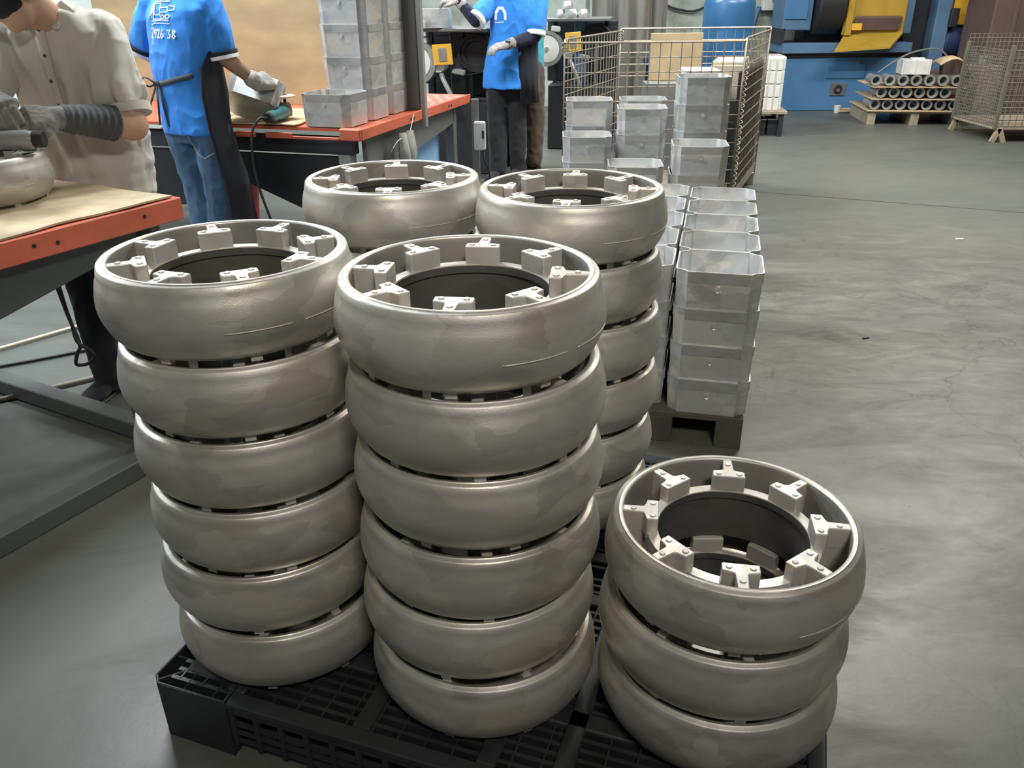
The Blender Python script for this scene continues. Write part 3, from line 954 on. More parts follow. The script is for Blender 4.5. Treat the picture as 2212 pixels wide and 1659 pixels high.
rs_.beam(a_ + Vector((0, 0, .56)), b__ + Vector((0, 0, .56)), .012, .80)
tag(rs_.build('rubber_sheet', 'black_rubber'), 'black sheet lining the aisle side of the wire cage', 'sheet')

# ---------------------------------------------------------------- things by the back wall
wl = MB()
tarp = MB()
n = 22
for i in range(n + 1):
    x = .86 + .72 * i / n
    y = 9.12 + .04 * sin(i * 1.1) + .02 * sin(i * 2.7)
    for z in (0.0, .5, 1.0, 1.6):
        tarp.v.append((x + .02 * sin(z * 3 + i), y + .015 * cos(z * 5 + i), z))
for i in range(n):
    for j in range(3):
        a = i * 4 + j
        tarp.f.append((a, a + 4, a + 5, a + 1))
to = tarp.build('tarpaulin', 'tarp', smooth=4)
sm = to.modifiers.new('thick', 'SOLIDIFY'); sm.thickness = .01
sm = to.modifiers.new('sub', 'SUBSURF'); sm.levels = sm.render_levels = 2
tag(to, 'grey dusty tarpaulin hanging behind the wire cage', 'tarpaulin')
pr = empty('tarp_frame', (0, 0, 0))
tag(pr, 'steel rail frame carrying the grey tarpaulin', 'frame')
MB().beam((.80, 9.16, 1.62), (1.64, 9.16, 1.62), .04, .04).build('rail', 'steel_grey', pr)
for x in (.82, 1.62):
    MB().beam((x, 9.19, 0), (x, 9.19, 1.64), .04, .04).build('post', 'steel_grey', pr)
dr = empty('plastic_drum', (2.36, 9.5, 0))
tag(dr, 'blue plastic drum standing behind the wire cage', 'drum')
MB().lathe([(0, .0), (.24, .0), (.262, .03), (.268, .25), (.262, .28), (.268, .31), (.270, .62), (.263, .65), (.270, .68), (.268, .90), (.25, .95), (.23, .965), (0, .965)], 40).build('barrel', 'drum_blue', dr, smooth=.9)
dr.location.z = .42
st = MB()
st.span((2.0, 9.2, 0), (2.635, 9.8, .42))
tag(st.build('drum_stand', 'dark_wood', bevel=.01), 'dark wooden stand under the blue plastic drum', 'stand')
nb = empty('navy_bin', (1.52, 8.45, 0))
tag(nb, 'navy blue bin on the floor behind the wire cage', 'bin')
MB().lathe([(0, .01), (.16, .0), (.19, .82), (.20, .83), (.20, .85), (.175, .85), (.15, .03), (0, .03)], 28).build('bin_body', 'navy', nb, smooth=.9)
MB().lathe([(.187, .80), (.207, .80), (.207, .86), (.187, .86)], 28, closed=True).build('rim', 'navy', nb, smooth=.9)
eb = empty('electric_box', (3.55, 11.97, 1.35))
tag(eb, 'off-white electric control box on the back wall', 'control box')
MB().span((-.16, -.12, -.15), (.16, .02, .35)).build('housing', 'white_paint', eb, bevel=.01)
MB().lathe([(0, -.135), (.03, -.135), (.035, -.12)], 16, (-.02, 0, -.03), axis='Y').build('dial', 'steel_bright', eb, smooth=.8)
MB().lathe([(0, -.14), (.022, -.14), (.026, -.12)], 16, (.08, 0, -.03), axis='Y').build('red_button', 'red', eb, smooth=.8)
cable('wall_cable', [(1.3, 11.95, 2.2), (1.9, 11.95, 1.45), (2.3, 11.95, 1.22), (2.7, 11.95, 1.3), (3.2, 11.95, 2.0)], .014, 'black_rubber', 'black cable sagging along the back wall by the drum')
cable('wall_pipe', [(3.30, 11.94, .0), (3.34, 11.94, .6), (3.30, 11.94, .9), (3.36, 11.94, 1.25)], .03, 'blue_dull', 'corroded blue pipe on the wall beside the blasting machine')

# ---------------------------------------------------------------- blasting machine
Yb = 11.2
bm_ = empty('blasting_machine', (0, 0, 0))
tag(bm_, 'large blue blasting machine with yellow hatch door and black drum', 'machine')
MB().span((3.50, Yb, 0), (5.12, Yb + .7, .66)).build('base', 'blue_paint', bm_, bevel=.01)
MB().span((3.55, Yb - .02, .66), (5.10, Yb + .7, .71)).build('shadow_gap', 'steel_dark', bm_)
MB().span((3.50, Yb - .08, .71), (5.14, Yb + .7, .83)).build('ledge', 'blue_dull', bm_, bevel=.008)
MB().span((3.46, Yb, .83), (3.52, Yb + .6, 1.0)).build('flange', 'steel_dark', bm_)
MB().span((3.48, Yb, .98), (3.84, Yb + .5, 2.4)).build('left_column', 'blue_dull', bm_, bevel=.01)
MB().span((3.49, Yb - .02, 1.11), (3.77, Yb + .02, 2.3)).build('column_panel', 'blue_paint', bm_, bevel=.006)
MB().span((3.84, Yb + .25, .83), (4.95, Yb + .6, 2.4)).build('chamber', 'steel_dark', bm_)
MB().lathe([(0, -.02), (.34, -.02), (.36, .0), (.36, .30), (.34, .32), (0, .32)], 40, (3.88, Yb + .16, 1.28), axis='X').build('tumble_drum', 'black_rubber', bm_, smooth=.7)
MB().span((4.90, Yb, .93), (5.12, Yb + .5, 2.4)).build('right_column', 'blue_dull', bm_, bevel=.01)
door = MB().span((4.22, Yb - .10, .92), (4.98, Yb - .04, 2.3)).build('hatch_door', 'yellow', bm_, bevel=.01)
MB().span((4.22, Yb - .16, .92), (4.30, Yb - .10, 2.3)).build('door_flange', 'yellow', door, bevel=.006)
MB().box((4.62, Yb - .14, 1.06), (.58, .06, .16), rx=.3).build('door_shelf', 'brown_panel', door, bevel=.008)
MB().span((4.30, Yb - .18, .98), (4.42, Yb - .12, 1.06)).build('door_latch', 'yellow_tag', door, bevel=.006)
ch = MB()
ch.add([(4.05, Yb - .36, .76), (4.72, Yb - .40, .80), (4.98, Yb - .10, .96), (4.24, Yb - .10, .93), (4.05, Yb - .36, .74), (4.72, Yb - .40, .78), (4.98, Yb - .10, .93), (4.24, Yb - .10, .90)], [(0, 1, 2, 3), (7, 6, 5, 4), (0, 4, 5, 1), (1, 5, 6, 2), (2, 6, 7, 3), (3, 7, 4, 0)])
ch.build('chute_lip', 'yellow', door)
MB().span((4.12, Yb - .012, .40), (4.62, Yb + .01, .585)).build('access_panel', 'blue_paint', bm_, bevel=.004)
ov = MB().span((4.20, Yb - .014, .19), (4.40, Yb + .01, .345)).build('vent_plate', 'steel_grey', bm_, bevel=.004)
MB().lathe([(.03, -.03), (.045, -.03), (.06, -.012)], 20, (4.30, Yb, .267), axis='Y').build('vent_ring', 'steel_dark', ov, smooth=.8)
MB().lathe([(0, -.02), (.02, -.02), (.024, 0)], 12, (4.52, Yb, .60), axis='Y').build('plug', 'steel_grey', bm_, smooth=.8)
# cabinet with belt drive to the right
cb2 = empty('drive_cabinet', (0, 0, 0))
tag(cb2, 'dark drive unit with blue pillar and yellow guard right of the blasting machine', 'machine')
MB().span((5.14, Yb + .25, 0), (5.62, Yb + .65, 2.2)).build('dark_housing', 'steel_dark', cb2, bevel=.01)
MB().span((5.42, Yb + .02, .0), (5.60, Yb + .24, 2.3)).build('blue_pillar', 'blue_dull', cb2, bevel=.01)
MB().span((5.66, Yb + .1, 1.02), (6.05, Yb + .4, 2.2)).build('yellow_guard', 'yellow_tag', cb2, bevel=.01)
MB().lathe([(0, -.02), (.17, -.02), (.19, 0), (.19, .34), (.17, .36), (0, .36)], 28, (5.62, Yb + .2, .82), axis='X').build('motor', 'navy', cb2, smooth=.7)
MB().span((5.66, Yb + .05, 0), (5.95, Yb + .35, .64)).build('motor_base', 'brown_panel', cb2, bevel=.01)
MB().span((5.58, Yb - .04, 1.00), (5.68, Yb + .1, 1.22)).build('hook_bracket', 'steel_dark', cb2, bevel=.01)
MB().span((5.18, Yb - .1, 0), (5.55, Yb + .02, .50)).build('crate_front', 'brown_panel', cb2, bevel=.01)
bp2 = empty('brown_container', (0, 0, 0))
tag(bp2, 'tall red-brown steel container at the far right', 'container')
MB().span((5.72, 10.45, 0), (7.2, 11.1, 2.4)).build('container_body', 'brown_panel', bp2, bevel=.01)
for x in (5.95, 6.5, 7.05):
    MB().span((x, 10.43, 0), (x + .05, 10.45, 2.4)).build('stiffener', 'brown_panel', bp2, bevel=.004)
for k, (x, y) in enumerate(((4.35, 11.02), (4.62, 11.05))):
    o = MB().box((0, 0, .03), (.28, .16, .012), rz=.3 * k, rx=.15).build('cardboard_scrap', 'cardboard', None, (x + .05, y, .0))
    tag(o, ['torn cardboard scrap on the floor nearest the blasting machine vent', 'long cardboard scrap on the floor beside the torn one'][k], 'cardboard')
cup = MB().lathe([(0, .0), (.035, 0), (.045, .09), (.042, .09), (.033, .01), (0, .01)], 20).build('white_cup', 'white_paint', None, (4.26, 11.0, 0), smooth=.7)
tag(cup, 'white cup on the floor before the blasting machine', 'cup')

# ---------------------------------------------------------------- pallet of cast elbows
pp = wooden_pallet((4.22, 9.93, 0), RAD(-9), 1.05, .9, 'wooden pallet under the heap of pipe castings', .15, 'wood', 5)
cs = MB().box((.53, .45, 0), (1.12, .96, .012)).build('torn_cardboard', 'cardboard', None, (4.22, 9.93, .158), RAD(-9), bevel=.003)
tag(cs, 'torn cardboard layer between the wooden pallet and the pipe castings', 'cardboard')
ring_o = MB().lathe([(.047, -.004), (.056, -.004), (.056, .05), (.050, .055), (.050, .30), (.038, .30), (.038, .0)], 20, axis='Y', closed=True).mesh('pipe_body', smooth=.7)
ring_o.materials.append(M['pipe'])
lip = MB().lathe([(.040, -.012), (.061, -.012), (.061, .004), (.040, .004)], 20, axis='Y', closed=True).mesh('flange', smooth=.7)
lip.materials.append(M['pipe'])
prow = [(.235, [.06, .20, .345, .49, .635, .78, .93], 'lowest'), (.365, [.11, .25, .39, .53, .67, .81], 'middle'), (.50, [.03, .18, .325, .47, .615, .76, .91], 'top')]
for z, xs, nm in prow:
    for i, x in enumerate(xs):
        if False:
            continue
        r = RAD(-9)
        px, py = 4.22 + cos(r) * x - sin(r) * .03, 9.93 + sin(r) * x + cos(r) * .03
        o = empty('pipe_casting', (px, py, z - (.008 if z < .3 else .004 if z < .4 else .006)), RAD(-9 + random.uniform(-4, 4)))
        place(ring_o, 'pipe_body', None, o)
        place(lip, 'flange', None, o)
        tag(o, f'flanged pipe casting, {["leftmost", "second", "third", "fourth", "fifth", "sixth", "seventh"][i]} from left, {nm} layer of the heap', 'pipe casting', f'pipe castings, {nm} layer')
        # rear half of the layer
for k, z in enumerate((.2915, .4235)):
    o = MB().box((.53, .40, 0), (1.06, .85, .008)).build('cardboard_sheet', 'cardboard', None, (4.22, 9.93, z - .004), RAD(-9), bevel=.001)
    tag(o, ['cardboard layer above the lowest pipe castings', 'cardboard layer above the middle pipe castings'][k], 'cardboard')
bxo = empty('finned_box_casting', (4.52, 9.92, .552), RAD(-9))
tag(bxo, 'pale finned box casting on top of the pipe heap', 'casting')
MB().span((0, 0, 0), (.30, .26, .16)).build('block', 'white_cast', bxo, bevel=.006)
for x in (-.004, .13, .275, .29):
    MB().span((x, -.008, 0), (x + .014, 0, .165)).build('fin', 'white_cast', bxo, bevel=.002)
MB().span((.10, .06, .16), (.24, .14, .18)).build('top_plate', 'white_paint', bxo, bevel=.002)
fl_ = MB()
for i in range(9):
    for j in range(5):
        x, y = i / 8 * .44, j / 4 * .5
        fl_.v.append((x, y, .10 * sin(pi * min(1, i / 8 * 1.1)) - .18 * (i / 8) ** 2 + .02 * sin(j)))
for i in range(8):
    for j in range(4):
        a = i * 5 + j
        fl_.f.append((a, a + 5, a + 6, a + 1))
fo = fl_.build('cardboard_flap', 'cardboard', None, (4.90, 9.82, .66), RAD(-12), smooth=4)
sm = fo.modifiers.new('thick', 'SOLIDIFY'); sm.thickness = .01
tag(fo, 'bent grey-brown cardboard flap over the right of the pipe heap', 'cardboard')
cable('steel_strap', [(4.25, 9.95, .57), (4.42, 9.98, .68), (4.62, 10.0, .78), (4.85, 10.02, .82), (4.98, 10.03, .80), (5.1, 10.03, .70)], .010, 'steel_grey', 'bent steel strap arching over the pipe heap')
# ---------------------------------------------------------------- mesh container at the right
mc = empty('mesh_container', (0, 0, 0))
tag(mc, 'dusty fine-mesh container on feet at the far right', 'wire cage')
A, B, C_, D_ = (4.98, 9.46), (4.99, 8.62), (6.1, 8.55), (6.1, 9.4)
def mesh_panel(name, p, q, z0, z1, nv, nh):
    m = MB()
    p, q = Vector((*p, 0)), Vector((*q, 0))
    for i in range(nv + 1):
        a = p.lerp(q, i / nv)
        m.tube([a + Vector((0, 0, z0)), a + Vector((0, 0, z1))], .0045, 4)
    for j in range(nh + 1):
        z = z0 + (z1 - z0) * j / nh
        m.tube([p + Vector((0, 0, z)), q + Vector((0, 0, z))], .0045, 4)
    o = m.build(name, 'dusty' if 'dusty' in M else 'wire', mc, clean=False)
    o['kind'] = 'stuff'
mesh_panel('side_panel', A, B, .16, .88, 26, 22)
mesh_panel('front_panel', B, C_, .16, .88, 17, 12)
mesh_panel('back_panel', A, D_, .16, 1.0, 24, 20)
for p_ in (A, B, C_, D_):
    MB().box((p_[0], p_[1], .53), (.035, .035, .80)).build('corner_post', 'dusty' if 'dusty' in M else 'wire', mc, bevel=.003)
    f = MB()
    f.beam((p_[0] + .05, p_[1], .14), (p_[0] - .0, p_[1], .0), .03, .05)
    f.beam((p_[0] + .05, p_[1], .14), (p_[0] + .12, p_[1], .0), .03, .05)
    f.build('foot', 'wood', mc)
MB().prism([A, B, C_, D_], .12, .165).build('tray_floor', 'wood', mc, bevel=.01)
# bright castings beyond the container
for k, (x, y) in enumerate(((5.52, 10.06), (5.60, 10.20))):
    o = MB().lathe([(.03, 0), (.07, 0), (.075, .02), (.07, .09), (.05, .10), (.03, .09)], 20, closed=True).build('shiny_casting', 'steel_bright', None, (x, y, .636), smooth=.8)
    tag(o, ['bright curved casting on the crate behind the mesh container', 'smaller bright casting beside it behind the mesh container'][k], 'casting')
o = MB().span((5.45, 9.96, 0), (5.70, 10.28, .635)).build('storage_crate', 'wood', bevel=.01)
tag(o, 'plain crate carrying bright castings behind the mesh container', 'crate')
# ---------------------------------------------------------------- white castings on racks behind the cage, at the aisle
for k in range(4):
    o = empty('frame_casting', (2.70, 9.2, .27 + k * .135), RAD(-8))
    tag(o, f'white frame casting, {["lowest", "second from the bottom", "third from the bottom", "topmost"][k]} of the stack behind the wire cage', 'casting', 'white frame castings stacked behind the cage')
    MB().span((0, .02, 0), (.24, .5, .134)).build('block', 'white_cast', o, bevel=.006)
    for x in (.02, .09, .16):
        MB().span((x, 0, .0), (x + .05, .02, .125)).build('rib', 'white_cast', o, bevel=.006)
for k in range(2):
    kb = empty('basket', (2.70 + .13 * k, 9.22, 0), RAD(-8))
    tag(kb, ['black wire basket under the rack behind the cage, nearer the cage', 'black wire basket under the rack behind the cage, nearer the aisle'][k], 'basket')
    MB().span((0, 0, 0), (.11, .3, .012)).build('base', 'steel_dark', kb)
    for x, y, dx, dy in ((0, 0, .11, .008), (0, .292, .11, .008), (0, 0, .008, .3), (.102, 0, .008, .3)):
        MB().span((x, y, .012), (x + dx, y + dy, .17)).build('side', 'steel_dark', kb)
    MB().span((-.004, -.004, .165), (.114, .006, .178)).build('rim', 'steel_bright', kb, bevel=.002)
rk = empty('steel_rack', (2.66, 9.15, 0), RAD(-8))
tag(rk, 'low rack under the white frame castings behind the wire cage', 'rack')
MB().span((0, 0, .235), (.34, .6, .268)).build('shelf', 'wood', rk, bevel=.003)
for x, y in ((.02, .02), (.26, .02), (.02, .5), (.26, .5)):
    MB().span((x, y, 0), (x + .05, y + .05, .235)).build('leg', 'steel_dark', rk)

# small litter on the floor of the aisle
for nm, x, y, sx, sy, mt, lb in (('paper_scrap', 2.86, 5.03, .05, .03, 'white_paint', 'white paper scrap lying on the aisle floor'),
                                 ('metal_chip', 4.62, 6.75, .07, .03, 'steel_dark', 'dark metal chip on the aisle floor at the far right'),
                                 ('metal_chip', 1.62, 3.42, .035, .012, 'steel_dark', 'dark metal sliver on the middle of the aisle floor')):
    m = MB().prism([(-sx / 2, -sy / 2), (sx / 2, -sy * .3), (sx * .35, sy / 2), (-sx * .4, sy * .4)], .0005, .005)
    tag(m.build(nm, mt, None, (x, y, 0), random.uniform(-.4, .4)), lb, 'scrap')

# ---------------------------------------------------------------- people
from mathutils.bvhtree import BVHTree
M['skin'] = simple('skin', (.55, .345, .245), .55, 0, .08, 12)
M['skin_dark'] = simple('tanned_skin', (.38, .225, .155), .55, 0, .08, 12)
def cloth(name, col, var=.08, weave=350, b=.12):
    m, nt, bs = new_mat(name)
    v = coords(nt, use_random=False)
    c = ramp(nt, nz(nt, v, 5, 4), [(.3, sc(col, 1 - var)), (.7, sc(col, 1 + var))])
    nt.links.new(c, bs.inputs['Base Color'])
    bs.inputs['Roughness'].default_value = .9
    bs.inputs['Specular IOR Level'].default_value = .2
    bs.inputs['Sheen Weight'].default_value = .15
    bump(nt, bs, nz(nt, v, weave, 2), b, .002)
    return m
M['shirt_grey'] = cloth('stone_grey_shirt', (.56, .535, .485))
M['shirt_blue'] = cloth('royal_blue_polo', (.045, .26, .80))
M['shirt_teal'] = cloth('teal_shirt', (.06, .42, .55))
M['denim'] = cloth('blue_denim', (.065, .125, .235), .35, 500, .25)
M['black_cloth'] = cloth('black_cloth', (.022, .023, .030), .2)
M['apron'] = cloth('dark_apron', (.026, .028, .040), .2)
M['navy_cloth'] = cloth('navy_sleeve', (.022, .025, .055), .15)
M['brown_cloth'] = cloth('brown_trousers', (.10, .075, .055), .25)
M['knit'] = cloth('charcoal_knit', (.085, .092, .098), .3, 200, .4)
M['glove'] = cloth('grey_knit_glove', (.21, .205, .19), .25, 180, .5)
M['glove_pale'] = cloth('pale_knit_glove', (.36, .34, .32), .35, 120, .5)
M['white_print'] = simple('white_print', (.82, .85, .88), .8, 0, .04, 5)
M['hair'] = simple('black_hair', (.012, .011, .011), .5, 0, .2, 30)
M['lens'] = simple('clear_visor', (.42, .47, .48), .15, 0, .05, 5)
M['tie'] = cloth('apron_tie', (.07, .085, .105), .15)

def remesh(mb, voxel, smooth=4, name='body', folds=None, seed=0):
    me = mb.mesh('tmp', clean=False)
    ob = bpy.data.objects.new('tmp', me)
    COL.objects.link(ob)
    r = ob.modifiers.new('r', 'REMESH')
    r.mode = 'VOXEL'
    r.voxel_size = voxel
    if smooth:
        s = ob.modifiers.new('s', 'SMOOTH')
        s.iterations = smooth
        s.factor = .5
    bpy.context.view_layer.update()
    out = bpy.data.meshes.new_from_object(ob.evaluated_get(bpy.context.evaluated_depsgraph_get()))
    bpy.data.objects.remove(ob)
    bpy.data.meshes.remove(me)
    out.name = name
    out.materials.clear()
    if folds:
        vs = [v.co.copy() for v in out.vertices]
        ns = [v.normal.copy() for v in out.vertices]
        for v, c, n in zip(out.vertices, vs, ns):
            v.co = c + n * folds(c, n)
    out.polygons.foreach_set('use_smooth', [True] * len(out.polygons))
    return out

def loft(mb, secs, n=28):
    # secs: (centre, half-width vector, half-depth vector), superellipse-ish sections
    rows = []
    for c, ax, ay in secs:
        c, ax, ay = Vector(c), Vector(ax), Vector(ay)
        row = []
        for k in range(n):
            a = 2 * pi * k / n
            ca, sa = cos(a), sin(a)
            row.append(c + ax * (abs(ca) ** .85) * (1 if ca > 0 else -1) + ay * (abs(sa) ** .85) * (1 if sa > 0 else -1))
        rows.append(row)
    vs = [p for r in rows for p in r]
    fs = []
    for i in range(len(rows) - 1):
        for k in range(n):
            a, b = i * n + k, i * n + (k + 1) % n
            fs.append((a, b, b + n, a + n))
    fs.append(tuple(range(n - 1, -1, -1)))
    fs.append(tuple(range((len(rows) - 1) * n, len(rows) * n)))
    mb.add(vs, fs)

def limb(mb, pts, rs, n=16):
    # tapering tube with rounded ends and joints
    P = [Vector(p) for p in pts]
    out, rr = [], []
    for i in range(len(P) - 1):
        for k in range(6):
            t = k / 6
            out.append(P[i].lerp(P[i + 1], t))
            s = t * t * (3 - 2 * t)
            rr.append(rs[i] * (1 - s) + rs[i + 1] * s)
    out.append(P[-1])
    rr.append(rs[-1])
    mb.tube(out, rr, n)
    for p, r in zip(P, rs):
        mb.ball(p, r * .995, 14, 10)

def hand(mb, wrist, d, nrm, curl=.6, side=1, s=1.0, fat=1.0):
    d = Vector(d).normalized()
    nrm = Vector(nrm)
    nrm = (nrm - d * nrm.dot(d)).normalized()
    x = d.cross(nrm).normalized() * side
    w = Vector(wrist)
    secs = []
    for t, hw, hd in ((0, .026, .020), (.03, .034, .019), (.06, .041, .017), (.088, .042, .014)):
        secs.append((w + d * t * s, x * hw * s * fat, nrm * hd * s * fat))
    loft(mb, secs, 16)
    for k, (off, ln) in enumerate(((-.031, .068), (-.011, .080), (.010, .076), (.030, .060))):
        base = w + d * .080 * s + x * off * s
        pts = [base]
        a = curl * .5
        p = base
        for j, f in enumerate((.45, .32, .26)):
            dirv = d * cos(a) - nrm * sin(a) + x * off * 1.2 * (1 - curl * .6)
            p = p + dirv.normalized() * ln * f * s
            pts.append(p)
            a += curl * .8
        limb(mb, pts, [.0100 * s * fat, .0095 * s * fat, .0085 * s * fat, .0075 * s * fat], 8)
    tb = w + d * .028 * s - x * .030 * s
    dirv = (d * .62 - x * .62 - nrm * .35 * curl).normalized()
    p1 = tb + dirv * .036 * s
    p2 = p1 + (d * .85 - x * .15 - nrm * .5 * curl).normalized() * .030 * s
    limb(mb, [tb, p1, p2], [.0130 * s * fat, .0105 * s * fat, .0085 * s * fat], 8)

def head(mb, c, f, up=(0, 0, 1)):
    f = Vector(f).normalized()
    up = Vector(up)
    up = (up - f * up.dot(f)).normalized()
    x = f.cross(up).normalized()
    R = Matrix((x, f, up)).transposed()
    c = Vector(c)
    L = lambda a, b, d: c + x * a + f * b + up * d
    mb.ball(L(0, -.012, .025), (.074, .092, .088), 20, 14, R)
    mb.ball(L(0, .022, -.030), (.060, .066, .082), 18, 12, R)
    mb.ball(L(0, .048, -.088), (.032, .030, .026), 12, 8, R)           # chin
    limb(mb, [L(0, .082, .020), L(0, .100, -.018)], [.010, .016], 8)   # nose
    for s in (-1, 1):
        mb.ball(L(s * .016, .092, -.022), (.010, .012, .009), 8, 6, R)
        mb.ball(L(s * .075, -.008, -.005), (.009, .020, .032), 10, 8, R)  # ear
        mb.ball(L(s * .032, .072, .030), (.026, .014, .010), 10, 6, R)    # brow
        mb.ball(L(s * .042, .052, -.028), (.024, .026, .026), 10, 6, R)   # cheek
    mb.ball(L(0, .082, -.052), (.024, .014, .007), 10, 6, R)           # lips
    mb.ball(L(0, .080, -.063), (.021, .014, .007), 10, 6, R)
    return L, R

def head_extras(par, L, R, hair=True):
    for s in (-1, 1):
        MB().ball(L(s * .031, .074, .010), .0125, 10, 8).build('eye', 'white_print', par, smooth=4)
        MB().ball(L(s * .031, .0845, .010), .0055, 8, 6).build('iris', 'hair', par, smooth=4)
    if hair:
        m = MB()
        m.ball(L(0, -.020, .040), (.082, .094, .086), 24, 14, R)
        h = remesh(m, .008, 3, 'hair', lambda c, n: .004 * MN.noise(c * 60))
        place(h, 'hair', 'hair', par)

def fold_fn(amp, freq, axis=(1, 1, .35), seed=0, extra=None):
    ax = Vector(axis)
    off = Vector((seed * 3.1, seed * 1.7, seed))
    def fn(c, n):
        q = Vector((c.x * ax.x, c.y * ax.y, c.z * ax.z)) * freq + off
        d = MN.noise(q) + .5 * MN.noise(q * 2.1)
        v = amp * (1 - 2 * abs(d) ** .8)
        if extra:
            v += extra(c, n)
        return v
    return fn

def project(pts2, faces, origin, su, sv, d, bvh, off=.003):
    out = []
    for u, v in pts2:
        o = origin + su * u + sv * v
        hit = bvh.ray_cast(o - d * .5, d)
        p = hit[0] if hit[0] is not None else o
        nn = hit[1] if hit[0] is not None else -d
        out.append(p - d * off)
    return out

def decal(name, polys, origin, su, sv, d, me, mat, parent, cell=.006):
    # polys: list of convex-ish point strips (quads) already fine enough; laid on the cloth surface
    bvh = BVHTree.FromPolygons([v.co for v in me.vertices], [tuple(p.vertices) for p in me.polygons])
    m = MB()
    for poly in polys:
        P = project(poly, None, origin, su, sv, d, bvh)
        m.add(P, [tuple(range(len(P)))])
    o = m.build(name, mat, parent)
    md = o.modifiers.new('t', 'SOLIDIFY')
    md.thickness = .002
    md.offset = 1
    return o

def stroke(pts, w, closed=False):
    # polyline -> list of small quads
    qs = []
    P = list(pts) + ([pts[0]] if closed else [])
    for (x0, y0), (x1, y1) in zip(P[:-1], P[1:]):
        L = math.hypot(x1 - x0, y1 - y0)
        k = max(1, int(L / .012))
        nx, ny = -(y1 - y0) / L * w / 2, (x1 - x0) / L * w / 2
        ex, ey = (x1 - x0) / L * w * .3, (y1 - y0) / L * w * .3
        for i in range(k):
            a, b = i / k, (i + 1) / k
            ax, ay = x0 + (x1 - x0) * a - (ex if i == 0 else 0), y0 + (y1 - y0) * a - (ey if i == 0 else 0)
            bx, by = x0 + (x1 - x0) * b + (ex if i == k - 1 else 0), y0 + (y1 - y0) * b + (ey if i == k - 1 else 0)
            qs.append([(ax + nx, ay + ny), (bx + nx, by + ny), (bx - nx, by - ny), (ax - nx, ay - ny)])
    return qs
def circ2(cx, cy, r, n=12):
    return [(cx + r * cos(2 * pi * k / n), cy + r * sin(2 * pi * k / n)) for k in range(n)]

def sleeve_trim(par, p, q, r, cols, flat=1.0):
    # rib-knit bands around a sleeve end, along p->q
    p, q = Vector(p), Vector(q)
    n = len(cols)
    for i, cname in enumerate(cols):
        a, b = p.lerp(q, i / n), p.lerp(q, (i + 1) / n)
        MB().tube([a, a.lerp(b, .1), a.lerp(b, .9), b], [r * .97, r, r, r * .97], 24).build('sleeve_band', cname, par, smooth=.9)

def shoe(par, heel, toe, mat='black_rubber'):
    h, t = Vector(heel), Vector(toe)
    d = (t - h).normalized()
    x = Vector((d.y, -d.x, 0))
    m = MB()
    secs = []
    Ln = (t - h).length
    for f, hw, ht in ((-.04, .02, .05), (0, .034, .075), (.25, .038, .085), (.5, .042, .062), (.75, .048, .045), (.93, .040, .036), (1.0, .018, .025)):
        secs.append((h + d * Ln * f + Vector((0, 0, ht / 2 + .012)), x * hw, Vector((0, 0, ht / 2))))
    loft(m, secs, 16)
    place(remesh(m, .007, 2, 'shoe'), 'shoe', 'black_cloth', par)
    s = MB()
    loft(s, [(h + d * Ln * f + Vector((0, 0, .009)), x * hw, Vector((0, 0, .009))) for f, hw in ((-.05, .022), (0, .036), (.4, .038), (.75, .049), (.93, .042), (1.02, .018))], 16)
    s.build('sole', 'black_rubber', par, smooth=.6)

